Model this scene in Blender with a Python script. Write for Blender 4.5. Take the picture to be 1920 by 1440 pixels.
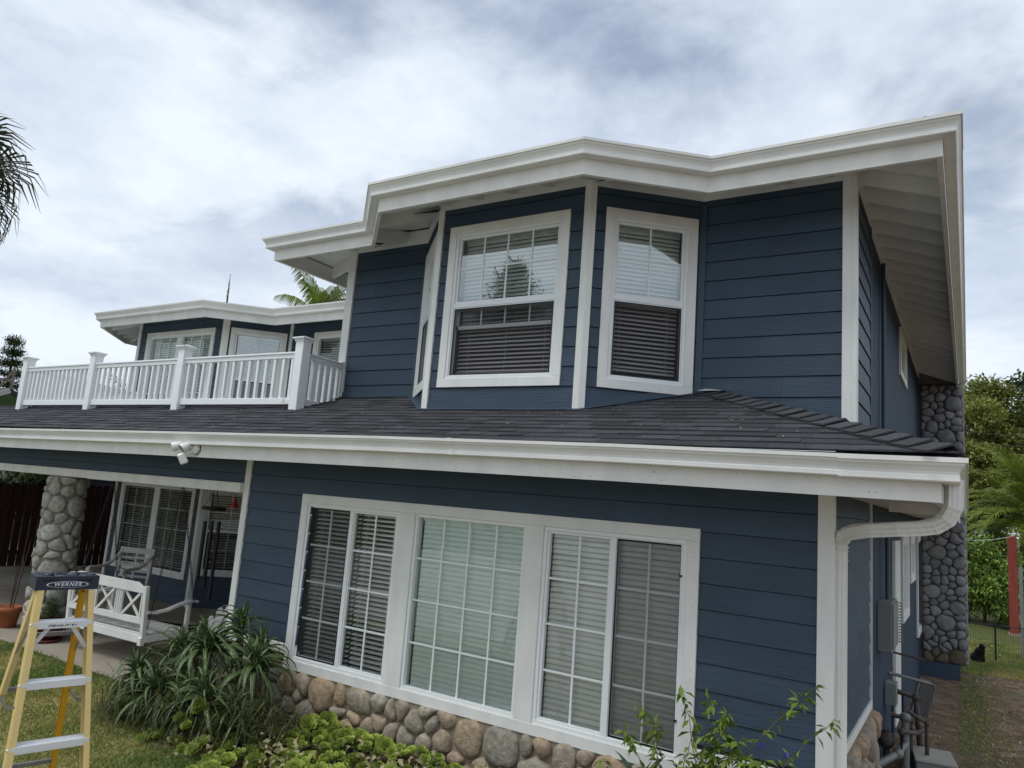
import bpy, math, random
import numpy as np
from mathutils import Vector, Matrix, noise
from math import sin, cos, pi, radians, sqrt, atan2, hypot

rnd = random.Random(7)
scn = bpy.context.scene
for o in list(bpy.data.objects):
    bpy.data.objects.remove(o)
C = scn.collection

# ------------------------------------------------------------------ camera, sky, sun, exposure
cam_d = bpy.data.cameras.new('camera')
cam = bpy.data.objects.new('camera', cam_d); C.objects.link(cam)
right = Vector((0.849642, 0.521932, 0.075463)); down = Vector((-0.016829, 0.169859, -0.985325)); fwd = Vector((-0.527091, 0.835904, 0.153103))
mw = Matrix.Identity(4)
for i in range(3):
    mw[i][0] = right[i]; mw[i][1] = -down[i]; mw[i][2] = -fwd[i]
cam.matrix_world = mw
cam_d.sensor_width = 36.0
cam_d.lens = 1371.142 / 1920 * 36
cam_d.clip_start = 0.05
cam_d.clip_end = 3000
scn.camera = cam

SUN_EL, SUN_AZ = radians(63), radians(205)      # azimuth clockwise from +y (north): behind the camera, a little left
w = bpy.data.worlds.new('World'); scn.world = w; w.use_nodes = True
nt = w.node_tree; nt.nodes.clear()
N = nt.nodes.new; L = nt.links.new
out = N('ShaderNodeOutputWorld'); bg = N('ShaderNodeBackground'); L(bg.outputs[0], out.inputs[0])
bg.inputs[1].default_value = 0.10
sky = N('ShaderNodeTexSky'); sky.sky_type = 'NISHITA'; sky.sun_disc = False
sky.sun_elevation = SUN_EL; sky.sun_rotation = SUN_AZ; sky.air_density = 1.0; sky.dust_density = 0.3; sky.ozone_density = 2.5
tc = N('ShaderNodeTexCoord')
sep = N('ShaderNodeSeparateXYZ'); L(tc.outputs['Generated'], sep.inputs[0])
def M_(op, a, b=None, c=None, clamp=False):
    n = N('ShaderNodeMath'); n.operation = op; n.use_clamp = clamp
    for i, v in enumerate((a, b, c)):
        if v is None: continue
        if isinstance(v, (int, float)): n.inputs[i].default_value = v
        else: L(v, n.inputs[i])
    return n.outputs[0]
zz = M_('ADD', M_('MAXIMUM', sep.outputs[2], 0.0), 0.22)
cx = M_('DIVIDE', sep.outputs[0], zz); cy = M_('DIVIDE', sep.outputs[1], zz)
comb = N('ShaderNodeCombineXYZ'); L(cx, comb.inputs[0]); L(cy, comb.inputs[1])
mp = N('ShaderNodeMapping'); L(comb.outputs[0], mp.inputs[0])
mp.inputs['Location'].default_value = (15.6954, 22.2376, 3.3571)
mp.inputs['Scale'].default_value = (1.0, 1.0, 1.0)
n1 = N('ShaderNodeTexNoise'); n1.inputs['Scale'].default_value = 1.7; n1.inputs['Detail'].default_value = 7; n1.inputs['Roughness'].default_value = 0.55
n1.inputs['Distortion'].default_value = 0.25
L(mp.outputs[0], n1.inputs['Vector'])
n2 = N('ShaderNodeTexNoise'); n2.inputs['Scale'].default_value = 1.6; n2.inputs['Detail'].default_value = 7; n2.inputs['Roughness'].default_value = 0.6
L(mp.outputs[0], n2.inputs['Vector'])
rp = N('ShaderNodeMapRange'); rp.interpolation_type = 'SMOOTHSTEP'
rp.inputs[1].default_value = 0.30; rp.inputs[2].default_value = 0.53
L(n1.outputs[0], rp.inputs[0])
# the low sky is always covered
hz = N('ShaderNodeMapRange'); hz.interpolation_type = 'SMOOTHSTEP'
hz.inputs[1].default_value = 0.42; hz.inputs[2].default_value = 0.2
L(sep.outputs[2], hz.inputs[0])
cov = M_('MAXIMUM', rp.outputs[0], hz.outputs[0])
cov = M_('MULTIPLY_ADD', cov, 0.66, 0.34)
cr = N('ShaderNodeValToRGB')
cr.color_ramp.elements[0].position = 0.34; cr.color_ramp.elements[0].color = (5.5, 6.4, 7.8, 1)
cr.color_ramp.elements[1].position = 0.60; cr.color_ramp.elements[1].color = (8.3, 9.0, 9.9, 1)
L(n2.outputs[0], cr.inputs[0])
mixc = N('ShaderNodeMix'); mixc.data_type = 'RGBA'
L(cov, mixc.inputs[0]); L(sky.outputs[0], mixc.inputs[6]); L(cr.outputs[0], mixc.inputs[7])
L(mixc.outputs[2], bg.inputs[0])

sun_d = bpy.data.lights.new('sun', 'SUN'); sun_d.energy = 1.7; sun_d.angle = radians(22); sun_d.color = (1.0, 0.985, 0.955)
sun = bpy.data.objects.new('sun', sun_d); C.objects.link(sun)
sd = Vector((sin(SUN_AZ) * cos(SUN_EL), cos(SUN_AZ) * cos(SUN_EL), sin(SUN_EL)))
sun.rotation_euler = sd.to_track_quat('Z', 'Y').to_euler()
scn.view_settings.view_transform = 'Standard'; scn.view_settings.look = 'None'
scn.view_settings.exposure = 0.10; scn.view_settings.gamma = 1.0; scn.view_settings.use_curve_mapping = False
scn.cycles.max_bounces = 7; scn.cycles.transparent_max_bounces = 16
scn.cycles.use_denoising = True

# ------------------------------------------------------------------ materials
def mat(name, col, rough=0.6, spec=0.5, metal=0.0, noise_amt=0.0, noise_scale=8.0, col2=None, stretch=(1, 1, 1), bump=0.0,
        bump_scale=40.0, bump_stretch=(1, 1, 1), rand=0.0, ramp=None, coords='Object', tint=False, trans=0.0, detail=4):
    m = bpy.data.materials.new(name); m.use_nodes = True
    t = m.node_tree; b = t.nodes['Principled BSDF']
    nn = t.nodes.new; ll = t.links.new
    b.inputs['Roughness'].default_value = rough
    b.inputs['Specular IOR Level'].default_value = spec
    b.inputs['Metallic'].default_value = metal
    tcn = nn('ShaderNodeTexCoord'); oi = nn('ShaderNodeObjectInfo')
    src = tcn.outputs[coords]
    va = nn('ShaderNodeVectorMath'); va.operation = 'ADD'
    sc = nn('ShaderNodeVectorMath'); sc.operation = 'SCALE'; sc.inputs['Scale'].default_value = 37.0
    cmb = nn('ShaderNodeCombineXYZ')
    for i in range(3): ll(oi.outputs['Random'], cmb.inputs[i])
    ll(cmb.outputs[0], sc.inputs[0]); ll(src, va.inputs[0]); ll(sc.outputs[0], va.inputs[1])
    vec = va.outputs[0]
    def nz(scale, st, det=4, rg=0.55):
        mpp = nn('ShaderNodeMapping'); mpp.inputs['Scale'].default_value = st; ll(vec, mpp.inputs[0])
        x = nn('ShaderNodeTexNoise'); x.inputs['Scale'].default_value = scale; x.inputs['Detail'].default_value = det
        x.inputs['Roughness'].default_value = rg; ll(mpp.outputs[0], x.inputs['Vector']); return x.outputs[0]
    colo = None
    if ramp:
        r = nn('ShaderNodeValToRGB'); e = r.color_ramp.elements
        while len(e) < len(ramp): e.new(0.5)
        for i, (p, c) in enumerate(ramp): e[i].position = p; e[i].color = (*c, 1)
        ll(oi.outputs['Random'], r.inputs[0]); colo = r.outputs[0]
    if noise_amt > 0 or col2:
        f = nz(noise_scale, stretch, detail)
        mr = nn('ShaderNodeMapRange'); mr.inputs[1].default_value = 0.3; mr.inputs[2].default_value = 0.7
        ll(f, mr.inputs[0])
        mx = nn('ShaderNodeMix'); mx.data_type = 'RGBA'
        ll(mr.outputs[0], mx.inputs[0])
        if colo is not None:
            m1 = nn('ShaderNodeMix'); m1.data_type = 'RGBA'; m1.blend_type = 'MULTIPLY'; m1.inputs[0].default_value = 1
            ll(colo, m1.inputs[6]); k = 1 - noise_amt; m1.inputs[7].default_value = (k, k, k, 1)
            ll(m1.outputs[2], mx.inputs[6]); ll(colo, mx.inputs[7])
        else:
            c2 = col2 or tuple(c * (1 - noise_amt) for c in col)
            mx.inputs[6].default_value = (*c2, 1); mx.inputs[7].default_value = (*col, 1)
        colo = mx.outputs[2]
    if rand > 0:
        mr = nn('ShaderNodeMapRange'); mr.inputs[3].default_value = 1 - rand; mr.inputs[4].default_value = 1 + rand
        ll(oi.outputs['Random'], mr.inputs[0])
        m1 = nn('ShaderNodeMix'); m1.data_type = 'RGBA'; m1.blend_type = 'MULTIPLY'; m1.inputs[0].default_value = 1
        if colo is not None: ll(colo, m1.inputs[6])
        else: m1.inputs[6].default_value = (*col, 1)
        cc = nn('ShaderNodeCombineXYZ')
        for i in range(3): ll(mr.outputs[0], cc.inputs[i])
        ll(cc.outputs[0], m1.inputs[7]); colo = m1.outputs[2]
    if tint:
        at = nn('ShaderNodeAttribute'); at.attribute_name = 'tint'
        m1 = nn('ShaderNodeMix'); m1.data_type = 'RGBA'; m1.blend_type = 'MULTIPLY'; m1.inputs[0].default_value = 1
        if colo is not None: ll(colo, m1.inputs[6])
        else: m1.inputs[6].default_value = (*col, 1)
        ll(at.outputs['Color'], m1.inputs[7]); colo = m1.outputs[2]
    if colo is not None: ll(colo, b.inputs['Base Color'])
    else: b.inputs['Base Color'].default_value = (*col, 1)
    if bump > 0:
        f = nz(bump_scale, bump_stretch, 5, 0.6)
        bp = nn('ShaderNodeBump'); bp.inputs['Strength'].default_value = min(1, bump); bp.inputs['Distance'].default_value = 0.01 * max(1, bump)
        ll(f, bp.inputs['Height']); ll(bp.outputs[0], b.inputs['Normal'])
    if trans > 0:
        o = t.nodes['Material Output']; tr = nn('ShaderNodeBsdfTranslucent'); ms = nn('ShaderNodeMixShader')
        ms.inputs[0].default_value = trans
        if colo is not None: ll(colo, tr.inputs[0])
        else: tr.inputs[0].default_value = (*col, 1)
        ll(b.outputs[0], ms.inputs[1]); ll(tr.outputs[0], ms.inputs[2]); ll(ms.outputs[0], o.inputs[0])
    return m

def glass(name, tint=(0.98, 0.99, 0.985), refl=0.03, gain=1.1):
    m = bpy.data.materials.new(name); m.use_nodes = True; t = m.node_tree; t.nodes.clear()
    nn = t.nodes.new; ll = t.links.new
    o = nn('ShaderNodeOutputMaterial'); ms = nn('ShaderNodeMixShader'); tr = nn('ShaderNodeBsdfTransparent'); gl = nn('ShaderNodeBsdfGlossy')
    tr.inputs[0].default_value = (*tint, 1); gl.inputs['Roughness'].default_value = 0.0; gl.inputs[0].default_value = (0.95, 1, 0.98, 1)
    fr = nn('ShaderNodeFresnel'); fr.inputs[0].default_value = 1.52
    a = nn('ShaderNodeMath'); a.operation = 'MULTIPLY_ADD'; a.use_clamp = True; ll(fr.outputs[0], a.inputs[0]); a.inputs[1].default_value = gain; a.inputs[2].default_value = refl
    tcn = nn('ShaderNodeTexCoord'); nz = nn('ShaderNodeTexNoise'); nz.inputs['Scale'].default_value = 1.3; nz.inputs['Detail'].default_value = 1
    ll(tcn.outputs['Object'], nz.inputs['Vector'])
    bp = nn('ShaderNodeBump'); bp.inputs['Strength'].default_value = 0.12; bp.inputs['Distance'].default_value = 0.02
    ll(nz.outputs[0], bp.inputs['Height']); ll(bp.outputs[0], gl.inputs['Normal'])
    ll(a.outputs[0], ms.inputs[0]); ll(tr.outputs[0], ms.inputs[1]); ll(gl.outputs[0], ms.inputs[2]); ll(ms.outputs[0], o.inputs[0])
    return m

def screen_mat(name, dens=0.40, col=(0.06, 0.058, 0.058)):
    m = bpy.data.materials.new(name); m.use_nodes = True; t = m.node_tree; t.nodes.clear()
    nn = t.nodes.new; ll = t.links.new
    o = nn('ShaderNodeOutputMaterial'); ms = nn('ShaderNodeMixShader'); tr = nn('ShaderNodeBsdfTransparent'); df = nn('ShaderNodeBsdfDiffuse')
    df.inputs[0].default_value = (*col, 1); ms.inputs[0].default_value = dens
    ll(tr.outputs[0], ms.inputs[1]); ll(df.outputs[0], ms.inputs[2]); ll(ms.outputs[0], o.inputs[0])
    return m

MT = {}
MT['siding'] = mat('blue_painted_siding', (0.044, 0.072, 0.108), 0.55, 0.4, noise_amt=0.26, noise_scale=1.6, detail=9, stretch=(1, 1, 2), bump=0.45, bump_scale=26, bump_stretch=(0.28, 1.0, 2.4), rand=0.10)
MT['backing'] = mat('siding_gap_shadow_board', (0.014, 0.022, 0.036), 0.8, noise_amt=0.1)  # near-black blue paints the shadow line in the gaps between planks
MT['bluetrim'] = mat('blue_painted_trim', (0.044, 0.072, 0.108), 0.5, 0.4, noise_amt=0.08, noise_scale=5)
MT['stucco'] = mat('blue_rough_stucco', (0.040, 0.066, 0.105), 0.7, 0.3, noise_amt=0.35, noise_scale=9, stretch=(1, 1, 0.3), bump=3.0, bump_scale=13, bump_stretch=(1, 1, 0.28))
MT['white'] = mat('white_painted_wood', (0.81, 0.81, 0.765), 0.5, 0.4, noise_amt=0.16, noise_scale=5, stretch=(1, 1, .35), detail=10, bump=0.12, bump_scale=60)
MT['soffit'] = mat('white_painted_soffit', (0.76, 0.77, 0.74), 0.6, 0.35, noise_amt=0.07, noise_scale=4, bump=0.1)
MT['gutter'] = mat('white_enamel_gutter', (0.81, 0.81, 0.765), 0.33, 0.5, noise_amt=0.14, noise_scale=2.5, stretch=(1, 1, .2), detail=10, bump=.25, bump_scale=1.3)
MT['vinyl'] = mat('white_vinyl', (0.80, 0.82, 0.81), 0.35, 0.5, noise_amt=0.03, noise_scale=6)
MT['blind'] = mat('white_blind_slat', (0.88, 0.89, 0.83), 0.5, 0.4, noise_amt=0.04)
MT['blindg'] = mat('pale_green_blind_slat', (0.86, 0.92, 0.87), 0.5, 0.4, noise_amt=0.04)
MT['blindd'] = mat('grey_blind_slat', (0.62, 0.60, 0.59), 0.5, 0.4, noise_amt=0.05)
MT['reveal'] = mat('dim_room', (0.10, 0.105, 0.105), 0.9, noise_amt=0.2, noise_scale=2)  # room darkness put into the colour of the box behind each window
MT['glass'] = glass('window_glass'); MT['glassg'] = glass('tinted_window_glass', (0.97, 1.0, 0.985), 0.07, 1.0)
MT['glass_hi'] = glass('sky_facing_glass', (0.94, 0.98, 0.965), 0.22, 1.6)
MT['screen'] = screen_mat('dark_insect_screen'); MT['screenl'] = screen_mat('grey_insect_screen', 0.33, (0.08, 0.085, 0.08))
MT['shingle'] = mat('charcoal_asphalt_shingle', (0.068, 0.070, 0.076), 0.9, 0.25, noise_amt=0.45, noise_scale=70, bump=0.5, bump_scale=220, tint=True)
MT['felt'] = mat('black_roof_felt', (0.018, 0.018, 0.02), 0.95, 0.1, noise_amt=0.3)
MT['mortar'] = mat('grey_brown_mortar', (0.32, 0.26, 0.19), 0.95, 0.1, noise_amt=0.35, noise_scale=12, bump=0.8, bump_scale=30)
MT['mortarp'] = mat('pale_mortar', (0.34, 0.32, 0.27), 0.95, 0.1, noise_amt=0.35, noise_scale=12, bump=0.8, bump_scale=30)
MT['mortard'] = mat('dark_mortar', (0.13, 0.131, 0.133), 0.95, 0.1, noise_amt=0.3, noise_scale=12, bump=0.8, bump_scale=30)
MT['stone_tan'] = mat('tan_river_stone', (0.3, 0.25, 0.2), 0.85, 0.25, noise_amt=0.5, noise_scale=22, detail=8, bump=1.4, bump_scale=24,
    ramp=[(0.0, (0.44, 0.38, 0.28)), (0.25, (0.34, 0.31, 0.26)), (0.45, (0.48, 0.36, 0.23)), (0.62, (0.40, 0.36, 0.29)), (0.8, (0.46, 0.32, 0.21)), (1.0, (0.46, 0.42, 0.34))])
MT['stone_grey'] = mat('pale_grey_river_stone', (0.3, 0.3, 0.28), 0.85, 0.25, noise_amt=0.5, noise_scale=24, detail=8, bump=1.4, bump_scale=26,
    ramp=[(0.0, (0.50, 0.48, 0.42)), (0.5, (0.40, 0.385, 0.34)), (1.0, (0.56, 0.54, 0.47))])
MT['stone_dark'] = mat('dark_grey_painted_stone', (0.1, 0.1, 0.1), 0.8, 0.3, noise_amt=0.3, noise_scale=12, bump=0.9, bump_scale=20,
    ramp=[(0.0, (0.26, 0.262, 0.265)), (0.5, (0.20, 0.203, 0.206)), (1.0, (0.31, 0.312, 0.313))])
MT['stone_low'] = mat('unpainted_brown_stone', (0.16, 0.13, 0.09), 0.85, 0.25, noise_amt=0.3, noise_scale=12, bump=0.9, bump_scale=20, rand=0.15)
MT['concrete'] = mat('worn_concrete', (0.36, 0.32, 0.26), 0.9, 0.2, noise_amt=0.3, noise_scale=1.6, bump=0.3, bump_scale=60, detail=8)
MT['drive'] = mat('pale_driveway_concrete', (0.42, 0.40, 0.35), 0.9, 0.2, noise_amt=0.22, noise_scale=1.2, bump=0.3, bump_scale=60, detail=8)
MT['fence'] = mat('dark_red_fence_board', (0.045, 0.016, 0.014), 0.75, 0.2, noise_amt=0.5, noise_scale=7, stretch=(1, 1, 0.15), rand=0.25, bump=0.4, bump_scale=30, bump_stretch=(3, 3, .3))
MT['black'] = mat('black_metal', (0.012, 0.012, 0.013), 0.45, 0.5, noise_amt=0.1)
MT['chain'] = mat('dark_steel_chain', (0.05, 0.048, 0.045), 0.5, 0.5, 0.6, noise_amt=0.3)
MT['alu'] = mat('brushed_aluminium', (0.78, 0.80, 0.82), 0.42, 0.5, 0.35, noise_amt=0.12, noise_scale=20, stretch=(0.1, 1, 1))
MT['alud'] = mat('weathered_aluminium', (0.24, 0.24, 0.235), 0.5, 0.5, 0.6, noise_amt=0.3, noise_scale=9)
MT['yellow'] = mat('faded_yellow_fibreglass', (0.66, 0.48, 0.16), 0.5, 0.4, noise_amt=0.22, noise_scale=9, stretch=(3, 3, .4), detail=10, col2=(0.56, 0.44, 0.22), bump=0.1)
MT['yellowd'] = mat('strong_yellow_fibreglass', (0.66, 0.36, 0.02), 0.45, 0.4, noise_amt=0.15, noise_scale=5)
MT['navy'] = mat('navy_plastic', (0.02, 0.026, 0.045), 0.45, 0.4, noise_amt=0.2, noise_scale=20)
MT['letter'] = mat('worn_white_print', (0.62, 0.64, 0.68), 0.5, noise_amt=0.1, noise_scale=60)
MT['terracotta'] = mat('terracotta', (0.38, 0.13, 0.06), 0.8, 0.2, noise_amt=0.2, noise_scale=9)
MT['maroon'] = mat('maroon_glaze', (0.07, 0.012, 0.016), 0.25, 0.5, noise_amt=0.2)
MT['saucer'] = mat('dull_red_saucer', (0.17, 0.05, 0.045), 0.5, 0.4, noise_amt=0.2)
MT['stake'] = mat('dark_red_stake', (0.06, 0.022, 0.02), 0.7, noise_amt=0.2)
MT['chairgrey'] = mat('weathered_white_wood', (0.62, 0.61, 0.56), 0.6, 0.3, noise_amt=0.12, noise_scale=6, bump=0.15)
MT['cushion'] = mat('grey_seat_cushion', (0.20, 0.22, 0.21), 0.9, 0.1, noise_amt=0.15, bump=0.2, bump_scale=90)
MT['mat'] = mat('dark_door_mat', (0.02, 0.02, 0.024), 0.95, 0.1, noise_amt=0.3, noise_scale=30, bump=0.5, bump_scale=120)
MT['red'] = mat('red_feeder_plastic', (0.60, 0.03, 0.025), 0.3, 0.5, noise_amt=0.05)
MT['redpost'] = mat('red_stained_post', (0.27, 0.06, 0.045), 0.7, 0.2, noise_amt=0.25, noise_scale=4, stretch=(3, 3, .4))
MT['greybox'] = mat('grey_utility_box', (0.22, 0.235, 0.225), 0.55, 0.4, noise_amt=0.15, noise_scale=6)
MT['pipe'] = mat('rusty_painted_pipe', (0.10, 0.075, 0.06), 0.65, 0.4, col2=(0.05, 0.04, 0.038), noise_scale=14)
MT['pipeg'] = mat('grey_galvanised_pipe', (0.26, 0.26, 0.24), 0.5, 0.4, 0.3, noise_amt=0.35, noise_scale=14)
MT['lens'] = mat('dark_lens', (0.01, 0.01, 0.01), 0.15, 0.6, noise_amt=0.05)
MT['soil'] = mat('garden_soil', (0.045, 0.03, 0.02), 0.98, 0.1, col2=(0.09, 0.06, 0.04), noise_scale=18, bump=1.5, bump_scale=20)
MT['aloe'] = mat('blue_green_aloe_leaf', (0.085, 0.135, 0.05), 0.42, 0.45, noise_amt=0.35, noise_scale=5, rand=0.22, tint=True)
MT['agave'] = mat('grey_green_agave_leaf', (0.07, 0.12, 0.075), 0.5, 0.35, noise_amt=0.3, noise_scale=5, rand=0.15, tint=True)
MT['aeon'] = mat('lime_aeonium_leaf', (0.27, 0.37, 0.08), 0.45, 0.4, rand=0.35, tint=True, trans=0.12)
MT['dryleaf'] = mat('dry_pale_leaf', (0.42, 0.36, 0.20), 0.7, 0.2, noise_amt=0.25, rand=0.2)
MT['vine'] = mat('yellow_green_leaf', (0.17, 0.24, 0.035), 0.5, 0.35, noise_amt=0.2, tint=True, trans=0.25)
MT['stem'] = mat('grey_brown_stem', (0.13, 0.115, 0.07), 0.8, 0.2, noise_amt=0.2)
MT['violet'] = mat('violet_petal', (0.05, 0.02, 0.30), 0.6, 0.2, noise_amt=0.1)
MT['leaf'] = mat('garden_tree_leaf', (0.19, 0.21, 0.05), 0.6, 0.25, tint=True, trans=0.3)
MT['leafd'] = mat('dark_tree_leaf', (0.045, 0.07, 0.025), 0.6, 0.25, tint=True, trans=0.2)
MT['hedge'] = mat('bright_bush_leaf', (0.17, 0.25, 0.055), 0.55, 0.3, tint=True, trans=0.28)
MT['palm'] = mat('palm_leaflet', (0.15, 0.19, 0.04), 0.5, 0.35, tint=True, trans=0.25)
MT['palmd'] = mat('dark_palm_leaflet', (0.06, 0.075, 0.035), 0.55, 0.3, tint=True, trans=0.2)
MT['bark'] = mat('tree_bark', (0.10, 0.08, 0.06), 0.9, 0.1, noise_amt=0.4, noise_scale=8, stretch=(1, 1, .3), bump=1, bump_scale=14)
MT['grass'] = mat('lawn_blade', (0.27, 0.31, 0.10), 0.65, 0.2, tint=True, trans=0.2)
MT['cat'] = mat('black_cat_fur', (0.006, 0.006, 0.006), 0.7, 0.2, noise_amt=0.2)
MT['catw'] = mat('white_cat_fur', (0.5, 0.5, 0.48), 0.8, 0.1, noise_amt=0.1)
MT['nroof'] = mat('neighbour_roof', (0.05, 0.052, 0.056), 0.9, 0.2, noise_amt=0.3, noise_scale=40, tint=False)
MT['nwall'] = mat('neighbour_wall', (0.45, 0.43, 0.38), 0.8, 0.2, noise_amt=0.1)
MT['ngreen'] = mat('green_gable_board', (0.05, 0.09, 0.03), 0.8, 0.2, noise_amt=0.2)
MT['wood'] = mat('weathered_timber', (0.24, 0.19, 0.15), 0.85, 0.2, noise_amt=0.3, noise_scale=6)

def ground_material():
    m = bpy.data.materials.new('yard_ground'); m.use_nodes = True; t = m.node_tree; b = t.nodes['Principled BSDF']
    nn = t.nodes.new; ll = t.links.new
    b.inputs['Roughness'].default_value = 0.97; b.inputs['Specular IOR Level'].default_value = 0.1
    tcn = nn('ShaderNodeTexCoord'); s = nn('ShaderNodeSeparateXYZ'); ll(tcn.outputs['Object'], s.inputs[0])
    def nz(sc, det=6, rg=0.6):
        x = nn('ShaderNodeTexNoise'); x.inputs['Scale'].default_value = sc; x.inputs['Detail'].default_value = det; x.inputs['Roughness'].default_value = rg
        ll(tcn.outputs['Object'], x.inputs['Vector']); return x.outputs[0]
    def ramp(f, stops):
        r = nn('ShaderNodeValToRGB'); e = r.color_ramp.elements
        while len(e) < len(stops): e.new(0.5)
        for i, (p, c) in enumerate(stops): e[i].position = p; e[i].color = (*c, 1)
        ll(f, r.inputs[0]); return r.outputs[0]
    dirt = ramp(nz(5, 9, 0.72), [(0.3, (0.075, 0.05, 0.034)), (0.5, (0.17, 0.12, 0.08)), (0.68, (0.30, 0.23, 0.165))])
    grass = ramp(nz(14, 6), [(0.3, (0.045, 0.06, 0.018)), (0.6, (0.11, 0.12, 0.045)), (0.75, (0.17, 0.15, 0.08))])
    def mm(op, a, bb, cl=True):
        x = nn('ShaderNodeMath'); x.operation = op; x.use_clamp = cl
        for i, v in enumerate((a, bb)):
            if isinstance(v, (int, float)): x.inputs[i].default_value = v
            else: ll(v, x.inputs[i])
        return x.outputs[0]
    def sm(v, a, bb):
        x = nn('ShaderNodeMapRange'); x.interpolation_type = 'SMOOTHSTEP'; x.inputs[1].default_value = a; x.inputs[2].default_value = bb
        ll(v, x.inputs[0]); return x.outputs[0]
    patch = sm(nz(1.1, 5, 0.7), 0.56, 0.66)
    strip = mm('MULTIPLY', mm('MULTIPLY', sm(s.outputs[0], -0.25, -0.02), sm(s.outputs[0], 0.32, 0.08)), sm(nz(2.3, 5, .7), 0.36, 0.52))
    far = sm(s.outputs[1], 16.5, 18.2); leftside = sm(s.outputs[0], -3.0, -4.0)
    f = mm('MAXIMUM', mm('MAXIMUM', far, leftside), mm('MAXIMUM', mm('MULTIPLY', patch, 0.6), mm('MULTIPLY', strip, 0.85)))
    mx = nn('ShaderNodeMix'); mx.data_type = 'RGBA'; ll(f, mx.inputs[0]); ll(dirt, mx.inputs[6]); ll(grass, mx.inputs[7])
    ll(mx.outputs[2], b.inputs['Base Color'])
    bp = nn('ShaderNodeBump'); bp.inputs['Strength'].default_value = 1; bp.inputs['Distance'].default_value = 0.02
    ll(nz(22, 8, 0.7), bp.inputs['Height']); ll(bp.outputs[0], b.inputs['Normal'])
    return m
MT['ground'] = ground_material()
def lawn_material():
    m = mat('lawn_turf', (0.22, 0.25, 0.08), 0.95, 0.1, col2=(0.40, 0.34, 0.19), noise_scale=1.6, bump=1.2, bump_scale=50, detail=8)
    return m
MT['lawn'] = lawn_material()

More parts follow.
